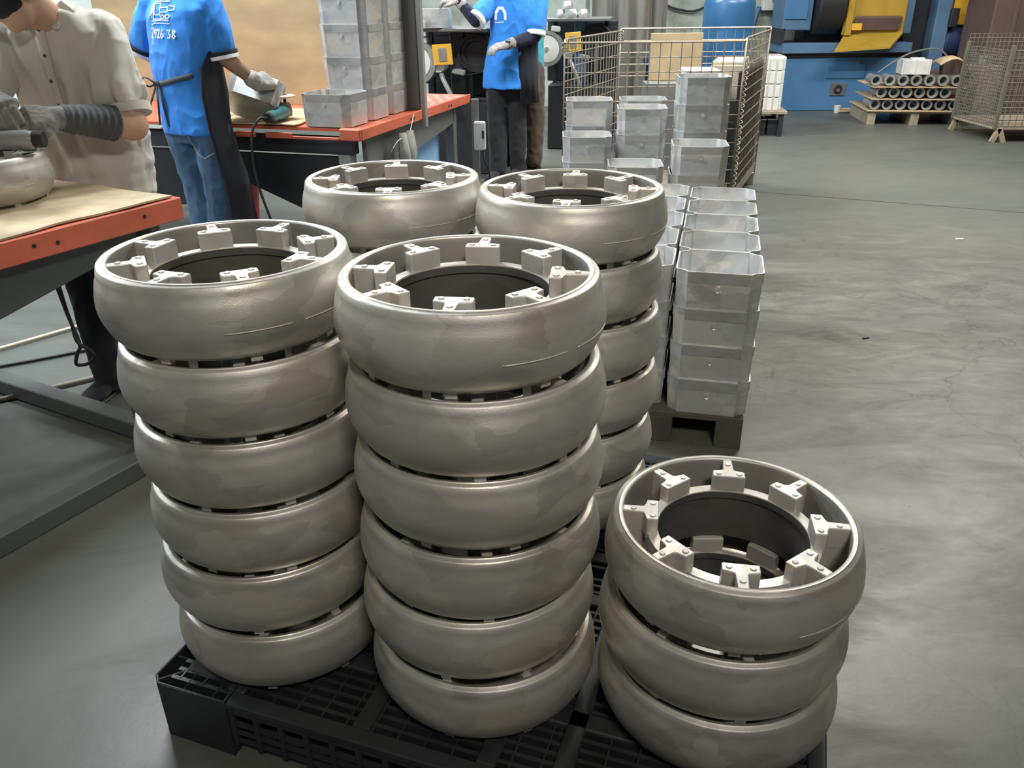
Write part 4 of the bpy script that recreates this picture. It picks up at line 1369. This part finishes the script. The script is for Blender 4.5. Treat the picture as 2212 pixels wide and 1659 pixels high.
# ---- man in the stone-grey shirt, bending over the left work table
def person_grey():
    b = MB()
    N = Vector
    hc, hf = N((-1.565, 2.86, 1.462)), N((-.72, -.62, -.30))
    L, R = head(b, hc, hf)
    limb(b, [(-1.535, 3.00, 1.36), (-1.54, 2.90, 1.42)], [.062, .056])
    loft(b, [((-1.53, 3.10, .84), (.15, 0, 0), (0, .10, 0)), ((-1.53, 3.10, 1.1), (.16, 0, 0), (0, .10, 0)), ((-1.53, 3.05, 1.31), (.15, 0, 0), (0, .085, 0)), ((-1.535, 3.02, 1.37), (.08, 0, 0), (0, .06, 0))])
    la = [(-1.405, 3.05, 1.325), (-1.325, 2.965, 1.035), (-1.465, 2.765, 1.085)]
    ra = [(-1.715, 3.03, 1.325), (-1.80, 2.89, 1.12), (-1.625, 2.725, 1.135)]
    limb(b, la, [.052, .056, .032])
    limb(b, ra, [.050, .045, .030])
    hand(b, la[2], (-.72, -.66, .12), (.25, -.45, .85), 1.0, 1, 1.0, .9)
    hand(b, ra[2], (.45, -.80, -.05), (-.2, -.2, .95), 1.0, -1, 1.0, .9)
    limb(b, [(-1.60, 3.12, .86), (-1.615, 2.99, .46), (-1.605, 2.96, .09)], [.085, .055, .040])
    limb(b, [(-1.47, 3.12, .86), (-1.455, 3.12, .46), (-1.43, 3.12, .09)], [.085, .055, .040])
    me = remesh(b, .008, 3, 'person')
    p = place(me, 'person', 'skin')
    tag(p, 'person in a stone-grey short-sleeved shirt bending over the left table with a grinder', 'person')
    head_extras(p, L, R, False)
    # cap, black half mask and clear glasses
    m = MB(); m.ball(L(0, -.018, .055), (.086, .100, .078), 24, 14, R)
    place(remesh(m, .009, 3, 'cap'), 'cap', 'knit', p)
    m = MB(); loft(m, [(L(0, .060, .070), R @ N((.075, 0, 0)), R @ N((0, .02, .012))), (L(0, .120, .062), R @ N((.062, 0, 0)), R @ N((0, .012, .006))), (L(0, .155, .050), R @ N((.035, 0, 0)), R @ N((0, .008, .004)))], 20)
    m.build('cap_brim', 'knit', p, smooth=.9)
    m = MB(); m.ball(L(0, .040, -.022), (.070, .075, .050), 20, 14, R)
    place(remesh(m, .007, 3, 'mask'), 'half_mask', 'black_cloth', p)
    m = MB()
    for s_ in (-1, 1):
        m.tube([L(s_ * .055, .06, -.02), L(s_ * .078, .0, .0), L(s_ * .07, -.06, .02)], .005, 6)
    m.build('mask_strap', 'knit', p, smooth=4)
    MB().tube([L(.075 * sin(a), -.01 + .108 * cos(a), .016) for a in [RAD(k) for k in range(-75, 76, 10)]], .018, 8).build('safety_glasses', 'lens', p, smooth=4)
    # shirt
    s = MB()
    loft(s, [((-1.535, 3.105, .77), (.178, 0, 0), (0, .150, 0)), ((-1.535, 3.105, .86), (.180, 0, 0), (0, .148, 0)), ((-1.54, 3.105, 1.0), (.188, 0, 0), (0, .150, 0)),
             ((-1.54, 3.09, 1.14), (.200, 0, 0), (0, .150, 0)), ((-1.545, 3.06, 1.25), (.198, 0, 0), (0, .140, 0)), ((-1.535, 3.04, 1.33), (.185, .0, 0), (0, .115, 0)),
             ((-1.54, 3.02, 1.385), (.125, 0, 0), (0, .085, 0)), ((-1.54, 2.985, 1.412), (.078, 0, 0), (0, .068, .02))], 36)
    limb(s, [la[0], N(la[0]).lerp(N(la[1]), .35), N(la[0]).lerp(N(la[1]), .64)], [.078, .080, .086])
    limb(s, [ra[0], N(ra[0]).lerp(N(ra[1]), .5), N(ra[0]).lerp(N(ra[1]), .80)], [.078, .080, .082])
    def big(c, n):
        # hanging folds down the front, drag lines at the sleeve, roll of cloth at the hem
        v = .019 * sin((c.x + 1.53) * 62 + 3.5 * MN.noise(c * 4) + (c.z - 1.1) * 5) * max(0, 1 - abs(c.z - 1.08) / .30) * (1 if n.y < 0 else .3)
        v += .010 * MN.noise(N((c.x * 6, c.y * 6, c.z * 22))) * max(0, 1 - abs(c.z - .86) / .14)
        if c.x > -1.36:
            v += .010 * MN.noise(N((c.x * 9, c.y * 8, c.z * 13))) + (.010 * MN.noise(N((c.x * 16, c.y * 12, c.z * 24))) if c.z < 1.12 else 0)
        return v
    sm = remesh(s, .007, 5, 'shirt', fold_fn(.006, 9, (1.3, 1, .5), 2, big))
    so = place(sm, 'shirt', 'shirt_grey', p)
    bvh = BVHTree.FromPolygons([v.co for v in sm.vertices], [tuple(q.vertices) for q in sm.polygons])
    # collar wings, placket and buttons
    c = MB()
    for s_ in (-1, 1):
        c.add([N((-1.54 + s_ * .085, 3.03, 1.425)), N((-1.54 + s_ * .095, 2.975, 1.40)), N((-1.54 + s_ * .055, 2.915, 1.345)), N((-1.54 + s_ * .008, 2.925, 1.372)), N((-1.54 + s_ * .062, 2.965, 1.432))], [(0, 1, 2, 3, 4)])
    co = c.build('collar', 'shirt_grey', so)
    md = co.modifiers.new('t', 'SOLIDIFY'); md.thickness = .008
    pts = []
    for z in [1.345 - .02 * k for k in range(14)]:
        h = bvh.ray_cast(N((-1.548 - (1.345 - z) * .03, 2.0, z)), N((0, 1, 0)))
        pts.append((h[0] if h[0] else N((-1.55, 2.93, z))) + N((0, .003, 0)))
    pl = MB()
    for a, q in zip(pts[:-1], pts[1:]):
        pl.add([a + N((-.017, -.004, 0)), a + N((.017, -.004, 0)), q + N((.017, -.004, 0)), q + N((-.017, -.004, 0))], [(0, 1, 2, 3)])
    po_ = pl.build('placket', 'shirt_grey', so, smooth=4)
    md = po_.modifiers.new('t', 'SOLIDIFY'); md.thickness = .006
    for k in (0, 4, 8, 12):
        MB().lathe([(0, -.005), (.0055, -.005), (.0065, 0)], 12, pts[k] + N((0, -.007, 0)), axis='Y').build('button', 'knit', so, smooth=.7)
    # sleeve hem
    a = N(la[0]).lerp(N(la[1]), .80); q = N(la[0]).lerp(N(la[1]), .90)
    MB().tube([a, q], [.080, .078], 26).build('sleeve_hem', 'shirt_grey', so, smooth=.9)
    # trousers
    t = MB()
    loft(t, [((-1.54, 3.11, .95), (.150, 0, 0), (0, .115, 0)), ((-1.54, 3.11, .82), (.152, 0, 0), (0, .118, 0)), ((-1.54, 3.11, .76), (.14, 0, 0), (0, .10, 0))])
    limb(t, [(-1.60, 3.11, .82), (-1.625, 2.99, .46), (-1.61, 2.965, .07)], [.100, .082, .070])
    limb(t, [(-1.475, 3.11, .82), (-1.46, 3.12, .46), (-1.43, 3.12, .07)], [.100, .082, .070])
    place(remesh(t, .009, 4, 'trousers', fold_fn(.006, 12, (1, 1, .6), 4)), 'trousers', 'black_cloth', p)
    shoe(p, (-1.60, 3.02, 0), (-1.655, 2.80, 0))
    shoe(p, (-1.43, 3.15, 0), (-1.44, 2.91, 0))
    # knitted cuffs with ridges and gloves
    for nm, A_, B_, r0, r1 in (('arm_cover', N(la[1]).lerp(N(la[2]), .28), N(la[2]), .060, .042), ('arm_cover', N(ra[1]), N(ra[2]), .056, .042)):
        k = 40
        pts_, rs = [], []
        for i in range(k + 1):
            t_ = i / k
            pts_.append(A_.lerp(B_, t_))
            rs.append(r0 + (r1 - r0) * t_ + .0025 * sin(i * 1.25) + .004 * MN.noise(N((i * .7, r0 * 50, 0))))
        MB().tube(pts_, rs, 22).build(nm, 'knit', p, smooth=4)
    g = MB()
    hand(g, la[2], (-.72, -.66, .12), (.25, -.45, .85), 1.0, 1, 1.12, 1.22)
    limb(g, [N(la[2]).lerp(N(la[1]), .22), la[2]], [.043, .038])
    place(remesh(g, .005, 2, 'glove', fold_fn(.002, 30, (1, 1, 1), 5)), 'glove', 'glove', p)
    g = MB()
    hand(g, ra[2], (.45, -.80, -.05), (-.2, -.2, .95), 1.0, -1, 1.12, 1.22)
    limb(g, [N(ra[2]).lerp(N(ra[1]), .15), ra[2]], [.043, .038])
    place(remesh(g, .005, 2, 'glove', fold_fn(.002, 30, (1, 1, 1), 6)), 'glove', 'glove', p)
person_grey()
M['tool_grey'] = simple('grey_tool_body', (.30, .30, .29), .4, .2, .15, 6)
g2 = grinder('angle_grinder', (-1.475, 2.585, 1.075), RAD(186), 'tool_grey', 'grey angle grinder held by the man in the grey shirt', (RAD(150), 0))

# ---- generic standing figure
def torso_frame(f):
    f = Vector(f).normalized()
    return f, Vector((f.y, -f.x, 0))

def person_std(label, base, f, secs, arms, legs, headc, headf, shirt, trousers, skin='skin', sleeve_frac=.75, sleeve_r=.072, folds_seed=1, trims=None, gloves=None, undersleeve=None, hem=0):
    N = Vector
    f, s = torso_frame(f)
    b = MB()
    L, R = head(b, headc, headf)
    top = secs[-1][0]
    limb(b, [N(top) + N((0, 0, -.04)), N(headc) + N((0, 0, -.06))], [.060, .056])
    loft(b, [(c, s * hw * .84, f * hd * .80) for c, hw, hd in secs])
    for k, a in enumerate(arms):
        limb(b, a['p'], [.048, .042, .029])
        hand(b, a['p'][2], a['d'], a['n'], a.get('curl', .7), a.get('side', 1), 1.0, .9)
    for lg in legs:
        limb(b, lg, [.085, .055, .040])
    me = remesh(b, .009, 3, 'person')
    p = place(me, 'person', skin)
    tag(p, label, 'person')
    head_extras(p, L, R)
    m = MB()
    loft(m, [(c, s * hw, f * hd) for c, hw, hd in secs], 36)
    ends = []
    for a in arms:
        A_, B_ = N(a['p'][0]), N(a['p'][1])
        e = A_.lerp(B_, sleeve_frac)
        limb(m, [A_, A_.lerp(B_, sleeve_frac * .5), e], [.070, sleeve_r * .98, sleeve_r])
        ends.append((e, (B_ - A_).normalized()))
    sm = remesh(m, .0075, 4, 'shirt', fold_fn(.006, 10, (1, 1, .6), folds_seed))
    so = place(sm, 'shirt', shirt, p)
    if trims:
        for e, d in ends:
            sleeve_trim(so, e + d * sleeve_r * .55, e + d * (sleeve_r * .55 + .036), sleeve_r * 1.01, trims)
    t = MB()
    hc = (N(legs[0][0]) + N(legs[1][0])) / 2
    loft(t, [(hc + N((0, 0, .13)), s * .150, f * .105), (hc + N((0, 0, 0)), s * .165, f * .118), (hc + N((0, 0, -.07)), s * .15, f * .10)])
    for lg in legs:
        limb(t, [lg[0], lg[1], N(lg[2]) + N((0, 0, -.02))], [.098, .080, .070])
    tm = remesh(t, .009, 4, 'trousers', fold_fn(.006, 12, (1, 1, .7), folds_seed + 3))
    to_ = place(tm, 'trousers', trousers, p)
    for lg in legs:
        a = N(lg[2])
        shoe(p, (a.x, a.y, 0) - f * .03 if False else N((a.x, a.y, 0)) - f * .05, N((a.x, a.y, 0)) + f * .20)
    for k, a in enumerate(arms):
        W, E_ = N(a['p'][2]), N(a['p'][1])
        if undersleeve:
            limb_m = MB()
            limb(limb_m, [N(a['p'][0]).lerp(E_, .55), E_, W], [.054, .050, .036])
            place(remesh(limb_m, .007, 3, 'sleeve', fold_fn(.004, 26, (1, 1, 1), 8 + k)), 'undersleeve', undersleeve, p)
        if gloves:
            g = MB()
            hand(g, W, a['d'], a['n'], a.get('curl', .7), a.get('side', 1), 1.1, 1.22)
            limb(g, [W.lerp(E_, .18), W], [.042, .036])
            place(remesh(g, .006, 2, 'glove', fold_fn(.002, 30, (1, 1, 1), 9)), 'glove', gloves, p)
    return p, so, sm, f, s

def apron_mesh(secs, f, s, a0, a1, off, nseg=26):
    m = MB()
    rows = len(secs)
    for c, hw, hd in secs:
        c = Vector(c)
        for k in range(nseg + 1):
            lo = a0 + RAD(40) * max(0, min(1, (c.z - 1.10) / .18))
            a = lo + (a1 - lo) * k / nseg
            ca, sa = cos(a), sin(a)
            m.v.append(c + s * (hw + off) * ca + f * (hd + off) * sa + Vector((0, 0, 0)) + (s * ca + f * sa) * .006 * sin(k * 1.7 + c.z * 9))
    for i in range(rows - 1):
        for k in range(nseg):
            q = i * (nseg + 1) + k
            m.f.append((q, q + 1, q + nseg + 2, q + nseg + 1))
    return m

# ---- man in the royal blue polo and jeans, back to the camera
V_ = Vector
f2 = (.52, .85, 0)
secs2 = [((-1.640, 4.42, .815), .178, .130), ((-1.645, 4.425, .90), .176, .128), ((-1.655, 4.43, 1.0), .168, .122), ((-1.660, 4.44, 1.12), .172, .122), ((-1.640, 4.455, 1.26), .198, .130), ((-1.620, 4.47, 1.38), .205, .125), ((-1.605, 4.48, 1.46), .165, .100), ((-1.600, 4.50, 1.515), .085, .075)]
arms2 = [dict(p=[(-1.480, 4.40, 1.40), (-1.445, 4.405, 1.175), (-1.320, 4.50, 1.035)], d=(.35, .75, .10), n=(.6, -.2, .6), curl=1.0, side=1),
         dict(p=[(-1.795, 4.545, 1.40), (-1.905, 4.59, 1.19), (-1.70, 4.76, 1.03)], d=(.75, .55, -.1), n=(0, 0, 1), curl=.8, side=-1)]
legs2 = [[(-1.555, 4.385, .84), (-1.56, 4.40, .46), (-1.575, 4.36, .09)], [(-1.72, 4.46, .84), (-1.69, 4.47, .46), (-1.70, 4.46, .09)]]
p2_, so2, sm2, f2, s2 = person_std('person in a blue polo shirt, dark apron and jeans, back turned, at the far table', None, f2, secs2, arms2, legs2, (-1.575, 4.57, 1.66), (.55, .72, -.4), 'shirt_blue', 'denim', 'skin_dark', .72, .078, 1, ['black_cloth', 'white_print'], 'glove_pale')
# apron: front and right side, bib to below the knee
asec = [((-1.575, 4.41, .34), .175, .150), ((-1.60, 4.415, .60), .182, .145), ((-1.635, 4.42, .82), .182, .136), ((-1.640, 4.43, 1.0), .180, .150), ((-1.645, 4.44, 1.12), .180, .142), ((-1.635, 4.455, 1.26), .200, .136), ((-1.625, 4.460, 1.31), .200, .132)]
ao = apron_mesh(asec, f2, s2, RAD(-28), RAD(175), .012).build('apron', 'apron', p2_, smooth=4)
md = ao.modifiers.new('t', 'SOLIDIFY'); md.thickness = .006
# tie round the waist and bow
bv2 = BVHTree.FromPolygons([v.co for v in sm2.vertices], [tuple(q.vertices) for q in sm2.polygons])
pts = []
for k in range(22):
    a = RAD(-25) - RAD(140) * k / 21
    z = 1.095 - .045 * sin(pi * min(1, k / 16) * .5) 
    o_ = V_((-1.658, 4.435, z))
    d_ = s2 * cos(a) + f2 * sin(a)
    h = bv2.ray_cast(o_ + d_ * .6, -d_)
    pts.append((h[0] if h[0] else o_ + d_ * .17) + d_ * .006)
rb_ = MB()
for a, q in zip(pts[:-1], pts[1:]):
    rb_.add([a + V_((0, 0, .013)), q + V_((0, 0, .013)), q - V_((0, 0, .013)), a - V_((0, 0, .013))], [(0, 1, 2, 3)])
ro = rb_.build('apron_tie', 'tie', p2_, smooth=4)
md = ro.modifiers.new('t', 'SOLIDIFY'); md.thickness = .006; md.offset = 0
kn = pts[13]
print('KNOT', [tuple(round(c, 3) for c in q) for q in pts])
MB().ball(kn - f2 * .008, (.020, .014, .020), 12, 8).build('tie_knot', 'tie', p2_, smooth=4)
for q in ([(0, 0, 0), (-.03, -.02, .03), (-.055, -.02, .035), (-.06, -.015, .0), (-.03, -.01, -.01), (0, 0, 0)],
          [(0, 0, 0), (-.02, -.015, -.05), (-.05, -.02, -.11)], [(0, 0, 0), (.0, -.02, -.08), (-.012, -.02, -.19)], [(.01, 0, -.01), (.02, -.015, -.09), (.03, -.012, -.20)]):
    MB().tube([kn - f2 * .012 + V_(c) for c in q], .010, 6, flat=.4).build('tie_ribbon', 'tie', p2_, smooth=4)
# back print: framed machine drawing, wavy lines and digits
ev = V_((0, 0, 1))
og = V_((-1.80, 4.2, 1.415))
polys = []
for cx, cy in ((-.055, .07), (0, .075), (.05, .075), (.02, -.045), (.055, -.04)):
    polys += stroke(circ2(cx, cy, .012), .006, True)
for a in ([(-.055, .085), (.05, .088)], [(-.042, .062), (-.012, .064), (.035, .065)], [(-.07, .06), (-.072, .0), (-.07, -.05)], [(-.05, .055), (-.055, -.05)], [(-.045, .05), (-.045, -.03), (.0, -.03), (.0, .05), (-.045, .05)],
          [(.005, .02), (.05, .025), (.05, -.01), (.005, -.012)], [(.055, .035), (.095, .03), (.095, .005), (.058, .0)], [(-.085, .05), (-.08, .0)], [(-.09, -.01), (-.06, .02)], [(-.09, -.04), (-.06, -.01)],
          [(-.06, -.06), (.06, -.058)], [(-.07, -.075), (0, -.066), (.06, -.07)], [(-.05, -.09), (.0, -.088), (.065, -.092)], [(-.07, -.10), (-.04, -.085)]):
    polys += stroke(a, .0055)
polys = [[(x, y * .62 - .035) for x, y in q] for q in polys]
decal('back_print', polys, og, s2, ev, f2, sm2, 'white_print', so2)
DG = {'9': [[(.016, .012), (.012, .0), (.004, -.001), (0, .010), (.006, .018), (.015, .016), (.016, .012), (.014, .0), (.010, -.018)]],
      '2': [[(0, .012), (.006, .019), (.014, .015), (.013, .006), (.0, -.017), (.017, -.017)]],
      '6': [[(.012, .019), (.002, .004), (0, -.010), (.008, -.018), (.016, -.011), (.013, -.001), (.003, -.004)]],
      '3': [[(0, .017), (.013, .017), (.005, .003), (.014, -.005), (.010, -.017), (0, -.016)]],
      '8': [[(.008, .001), (.001, .010), (.008, .019), (.015, .010), (.008, .001), (0, -.009), (.008, -.018), (.016, -.009), (.008, .001)]],
      '7': [[(0, .017), (.015, .017), (.007, -.018)]], '1': [[(.002, .010), (.009, .018), (.009, -.018)]]}
polys = []
for ch, x, y in (('9', -.050, -.135), ('2', -.024, -.136), ('6', .004, -.137), ('3', .052, -.137), ('8', .080, -.138), ('7', -.075, -.130), ('1', -.072, -.165)):
    for st_ in DG[ch]:
        polys += stroke([(x + a * 1.15, y + c) for a, c in st_], .0055)
decal('back_number', polys, og, s2, ev, f2, sm2, 'white_print', so2)
# jeans back pocket seam
polys = []
jm = [o for o in p2_.children if o.name.startswith('trousers')][0].data
polys += stroke([(-.055, .055), (-.055, -.045), (.0, -.075), (.055, -.045), (.055, .055)], .004)
M['seam'] = simple('pale_seam_thread', (.42, .42, .38), .9)
decal('pocket_seam', polys, V_((-1.76, 4.0, .775)), s2, ev, f2, jm, 'seam', p2_)
# bright tray tilted in his hand
p2_.location = (.035, -.10, 0)
ht = tray((-1.37, 4.53, .895), T2A - pi / 2 + .4, .142, 'bright tray tilted in the hands of the man in jeans', None, True, (RAD(-38), RAD(20)))

# ---- man in blue polo facing the camera at the belt grinders
secs3 = [((-.035, 7.11, .735), .185, .135), ((-.03, 7.11, .84), .182, .132), ((.0, 7.11, 1.0), .180, .130), ((.035, 7.11, 1.14), .186, .130), ((.05, 7.11, 1.28), .205, .130), ((.06, 7.12, 1.38), .200, .120), ((.06, 7.12, 1.455), .16, .095), ((.06, 7.11, 1.505), .085, .075)]
arms3 = [dict(p=[(.235, 7.06, 1.385), (.215, 7.00, 1.135), (-.010, 6.86, 1.075)], d=(-.85, -.45, -.12), n=(.1, -.2, .95), curl=.55, side=-1),
         dict(p=[(-.125, 7.14, 1.385), (-.255, 7.00, 1.25), (-.385, 7.03, 1.385)], d=(-.75, .1, .1), n=(.0, -.3, .9), curl=.7, side=1)]
legs3 = [[(.055, 7.13, .82), (.065, 7.13, .46), (.075, 7.14, .09)], [(-.095, 7.12, .82), (-.10, 7.10, .46), (-.10, 7.08, .09)]]
p3_, so3, sm3, f3, s3 = person_std('person in a blue polo shirt and black trousers facing the camera by the grinding machines', None, (-.42, -.90, 0), secs3, arms3, legs3, (.03, 7.05, 1.655), (-.7, -.6, -.25), 'shirt_blue', 'black_cloth', 'skin', .70, .080, 2, ['white_print'], 'glove_pale', 'navy_cloth')
polys = stroke([(-.045, -.045), (-.042, 0), (-.02, .035), (.01, .035), (.03, .0), (.032, -.045)], .020)
decal('chest_logo', polys, V_((-.055, 6.6, 1.30)), V_((1, 0, 0)), ev, V_((0, 1, 0)), sm3, 'white_print', so3)
polys = stroke([(-.06, .0), (-.02, -.004), (.02, .0)], .006)
decal('chest_text', polys, V_((-.055, 6.6, 1.235)), V_((1, 0, 0)), ev, V_((0, 1, 0)), sm3, 'white_print', so3)
c = MB()
for s_ in (-1, 1):
    c.add([V_((.06 + s_ * .085, 7.10, 1.52)), V_((.05 + s_ * .088, 7.03, 1.50)), V_((.04 + s_ * .05, 6.975, 1.42)), V_((.04 + s_ * .006, 6.985, 1.45)), V_((.06 + s_ * .06, 7.04, 1.535))], [(0, 1, 2, 3, 4)])
co = c.build('collar', 'shirt_blue', so3)
md = co.modifiers.new('t', 'SOLIDIFY'); md.thickness = .008
# dark apron skirt hanging at his side
asec3 = [((.06, 7.16, .62), .190, .150), ((.05, 7.14, .85), .192, .142), ((.04, 7.12, 1.05), .190, .138), ((.05, 7.12, 1.2), .198, .138)]
ao3 = apron_mesh(asec3, f3, s3, RAD(120), RAD(262), .012).build('apron', 'apron', p3_, smooth=4)
md = ao3.modifiers.new('t', 'SOLIDIFY'); md.thickness = .006

# ---- worker half hidden behind him
secs4 = [((.20, 7.62, .80), .175, .125), ((.20, 7.62, 1.0), .175, .125), ((.20, 7.62, 1.25), .195, .13), ((.20, 7.62, 1.38), .195, .12), ((.20, 7.62, 1.45), .15, .09), ((.20, 7.62, 1.505), .085, .075)]
arms4 = [dict(p=[(.33, 7.52, 1.385), (.285, 7.46, 1.16), (.12, 7.60, 1.02)], d=(-.8, .4, 0), n=(0, 0, 1), curl=.6, side=1),
         dict(p=[(.08, 7.74, 1.385), (.06, 7.84, 1.16), (.12, 7.98, 1.03)], d=(.1, .9, 0), n=(0, 0, 1), curl=.6, side=-1)]
legs4 = [[(.265, 7.56, .82), (.285, 7.52, .46), (.275, 7.50, .09)], [(.13, 7.68, .82), (.12, 7.68, .46), (.11, 7.66, .09)]]
p4_ = person_std('person in a teal shirt and brown trousers half hidden behind the blue polo worker', None, (-.7, .65, 0), secs4, arms4, legs4, (.16, 7.64, 1.655), (-.7, .6, -.2), 'shirt_teal', 'brown_cloth', 'skin', .62, .078, 4)

p4_[0].location = (-.05, 0, 0)

# ---------------------------------------------------------------- belt grinding machines
def belt_machine(loc, rz, label, col, wheel_r, castings, ctag):
    g = empty('belt_grinder', loc, rz)
    tag(g, label, 'grinding machine')
    MB().span((-.30, -.10, 0), (.32, .35, .62)).build('cabinet', 'steel_dark', g, bevel=.01)
    MB().span((-.36, .30, .62), (.34, .42, 1.19)).build('dust_hood', 'steel_dark', g, bevel=.01)
    MB().span((-.06, -.02, .62), (.06, .22, 1.20)).build('column', col, g, bevel=.01)
    w = MB().lathe([(0, -.05), (.03, -.055), (wheel_r * .80, -.05), (wheel_r * .82, -.035), (wheel_r * .9, -.035), (wheel_r, -.03), (wheel_r, .03), (wheel_r * .9, .035), (0, .03)], 40, (-.30, -.16, .955), axis='Y').build('contact_wheel', 'felt_white', g, smooth=.6)
    MB().lathe([(wheel_r * .86, -.056), (wheel_r * 1.04, -.056), (wheel_r * 1.06, -.03), (wheel_r * 1.06, .036), (wheel_r * 1.0, .04), (wheel_r * .86, .0)], 40, (-.30, -.16, .955), closed=True, axis='Y').build('tyre', 'tool_grey', w, smooth=.6)
    MB().lathe([(0, -.07), (.02, -.07), (.024, -.05)], 14, (-.30, -.16, .955), axis='Y').build('axle_nut', 'steel_bright', w, smooth=.8)
    pw = MB().lathe([(0, -.01), (.09, -.01), (.10, -.02), (.125, -.02), (.13, -.03), (.155, -.03), (.155, .03), (0, .03)], 36, (.16, -.02, 1.02), axis='Y').build('drive_wheel', 'black_rubber', g, smooth=.6)
    bl = MB()
    r1, r2, x1, x2, z1, z2 = wheel_r * 1.07, .158, -.30, .16, .955, 1.02
    pts = [(x1 + r1 * cos(a), z1 + r1 * sin(a)) for a in [RAD(k) for k in range(96, 276, 9)]] + [(x2 + r2 * cos(a), z2 + r2 * sin(a)) for a in [RAD(k) for k in range(-84, 96, 9)]]
    n = len(pts)
    for k in range(n):
        x, z = pts[k]
        bl.v += [(x, -.165, z), (x, -.10, z)]
    for k in range(n):
        a, b = 2 * k, 2 * ((k + 1) % n)
        bl.f.append((a, b, b + 1, a + 1))
    b_ = bl.build('abrasive_belt', 'steel_dark', g, smooth=4)
    md = b_.modifiers.new('t', 'SOLIDIFY'); md.thickness = .004
    t = MB().span((-.34, -.22, 1.195), (.30, .26, 1.225)).build('top_shelf', 'steel_grey', g, bevel=.006)
    for x in (-.28, .22):
        MB().span((x, .12, .62), (x + .04, .16, 1.195)).build('shelf_post', 'steel_dark', g, bevel=.003)
    ty = MB().box((-.045, -.235, 1.02), (.15, .012, .165), ry=-.07).build('guard_plate', 'yellow_tag', g, bevel=.004)
    MB().box((-.042, -.243, 1.02), (.062, .006, .105), ry=-.07).build('plate_window', 'tool_grey', ty)
    MB().beam((-.05, -.22, 1.0), (-.05, -.02, 1.0), .03, .03).build('plate_arm', 'steel_dark', g)
    m = MB()
    m.lathe([(0, 0), (.055, .0), (.06, .02), (.055, .10), (.0, .11)], 20, (-.10, -.20, .93), axis='Y')
    m.build('motor_end', 'white_paint', g, smooth=.7)
    MB().box((-.22, -.17, 1.13), (.09, .06, .05), ry=.1).build('clamp_block', 'white_paint', g, bevel=.008)
    MB().box((.06, -.18, .88), (.10, .05, .045), ry=.2).build('clamp_block', 'tool_grey', g, bevel=.008)
    MB().tube([(-.10, -.15, .90), (-.06, -.20, .82), (.0, -.22, .70), (.03, -.20, .60)], .02, 8).build('dust_hose', 'tool_grey', g, smooth=4)
    return g
bmA = belt_machine((-.43, 7.42, 0), RAD(-14), 'dark belt grinder with white wheel and yellow plate behind the steel upright', 'steel_dark', .185, True, 'a')
belt_machine((.70, 8.55, 0), RAD(-10), 'bluish belt grinder with white wheel right of the blue polo worker', 'blue_dull', .15, True, 'b')
bmA.scale = (1.12, 1.12, .97)
o = tray((-.62, 7.30, 1.19), RAD(12), .142, 'pale tray lying upturned on the shelf of the dark belt grinder', None, False, (0, RAD(0)))
o.rotation_euler = (RAD(180), 0, RAD(20)); o.location.z = 1.190 + .142
for k, (x, y, z) in enumerate(((.50, 8.42, 1.228), (.62, 8.5, 1.228), (.56, 8.40, 1.30), (.72, 8.46, 1.228))):
    o = MB().lathe([(.018, 0), (.05, 0), (.055, .03), (.035, .07), (.018, .07)], 14, closed=True).build('bright_casting', 'steel_bright', None, (x, y, z), smooth=.7)
    tag(o, ['bright small casting at the left end of the bluish grinder shelf', 'bright small casting in the middle of the bluish grinder shelf', 'bright small casting on top of the little heap on the bluish grinder', 'bright small casting at the right end of the bluish grinder shelf'][k], 'casting', 'small bright castings on the bluish grinder')
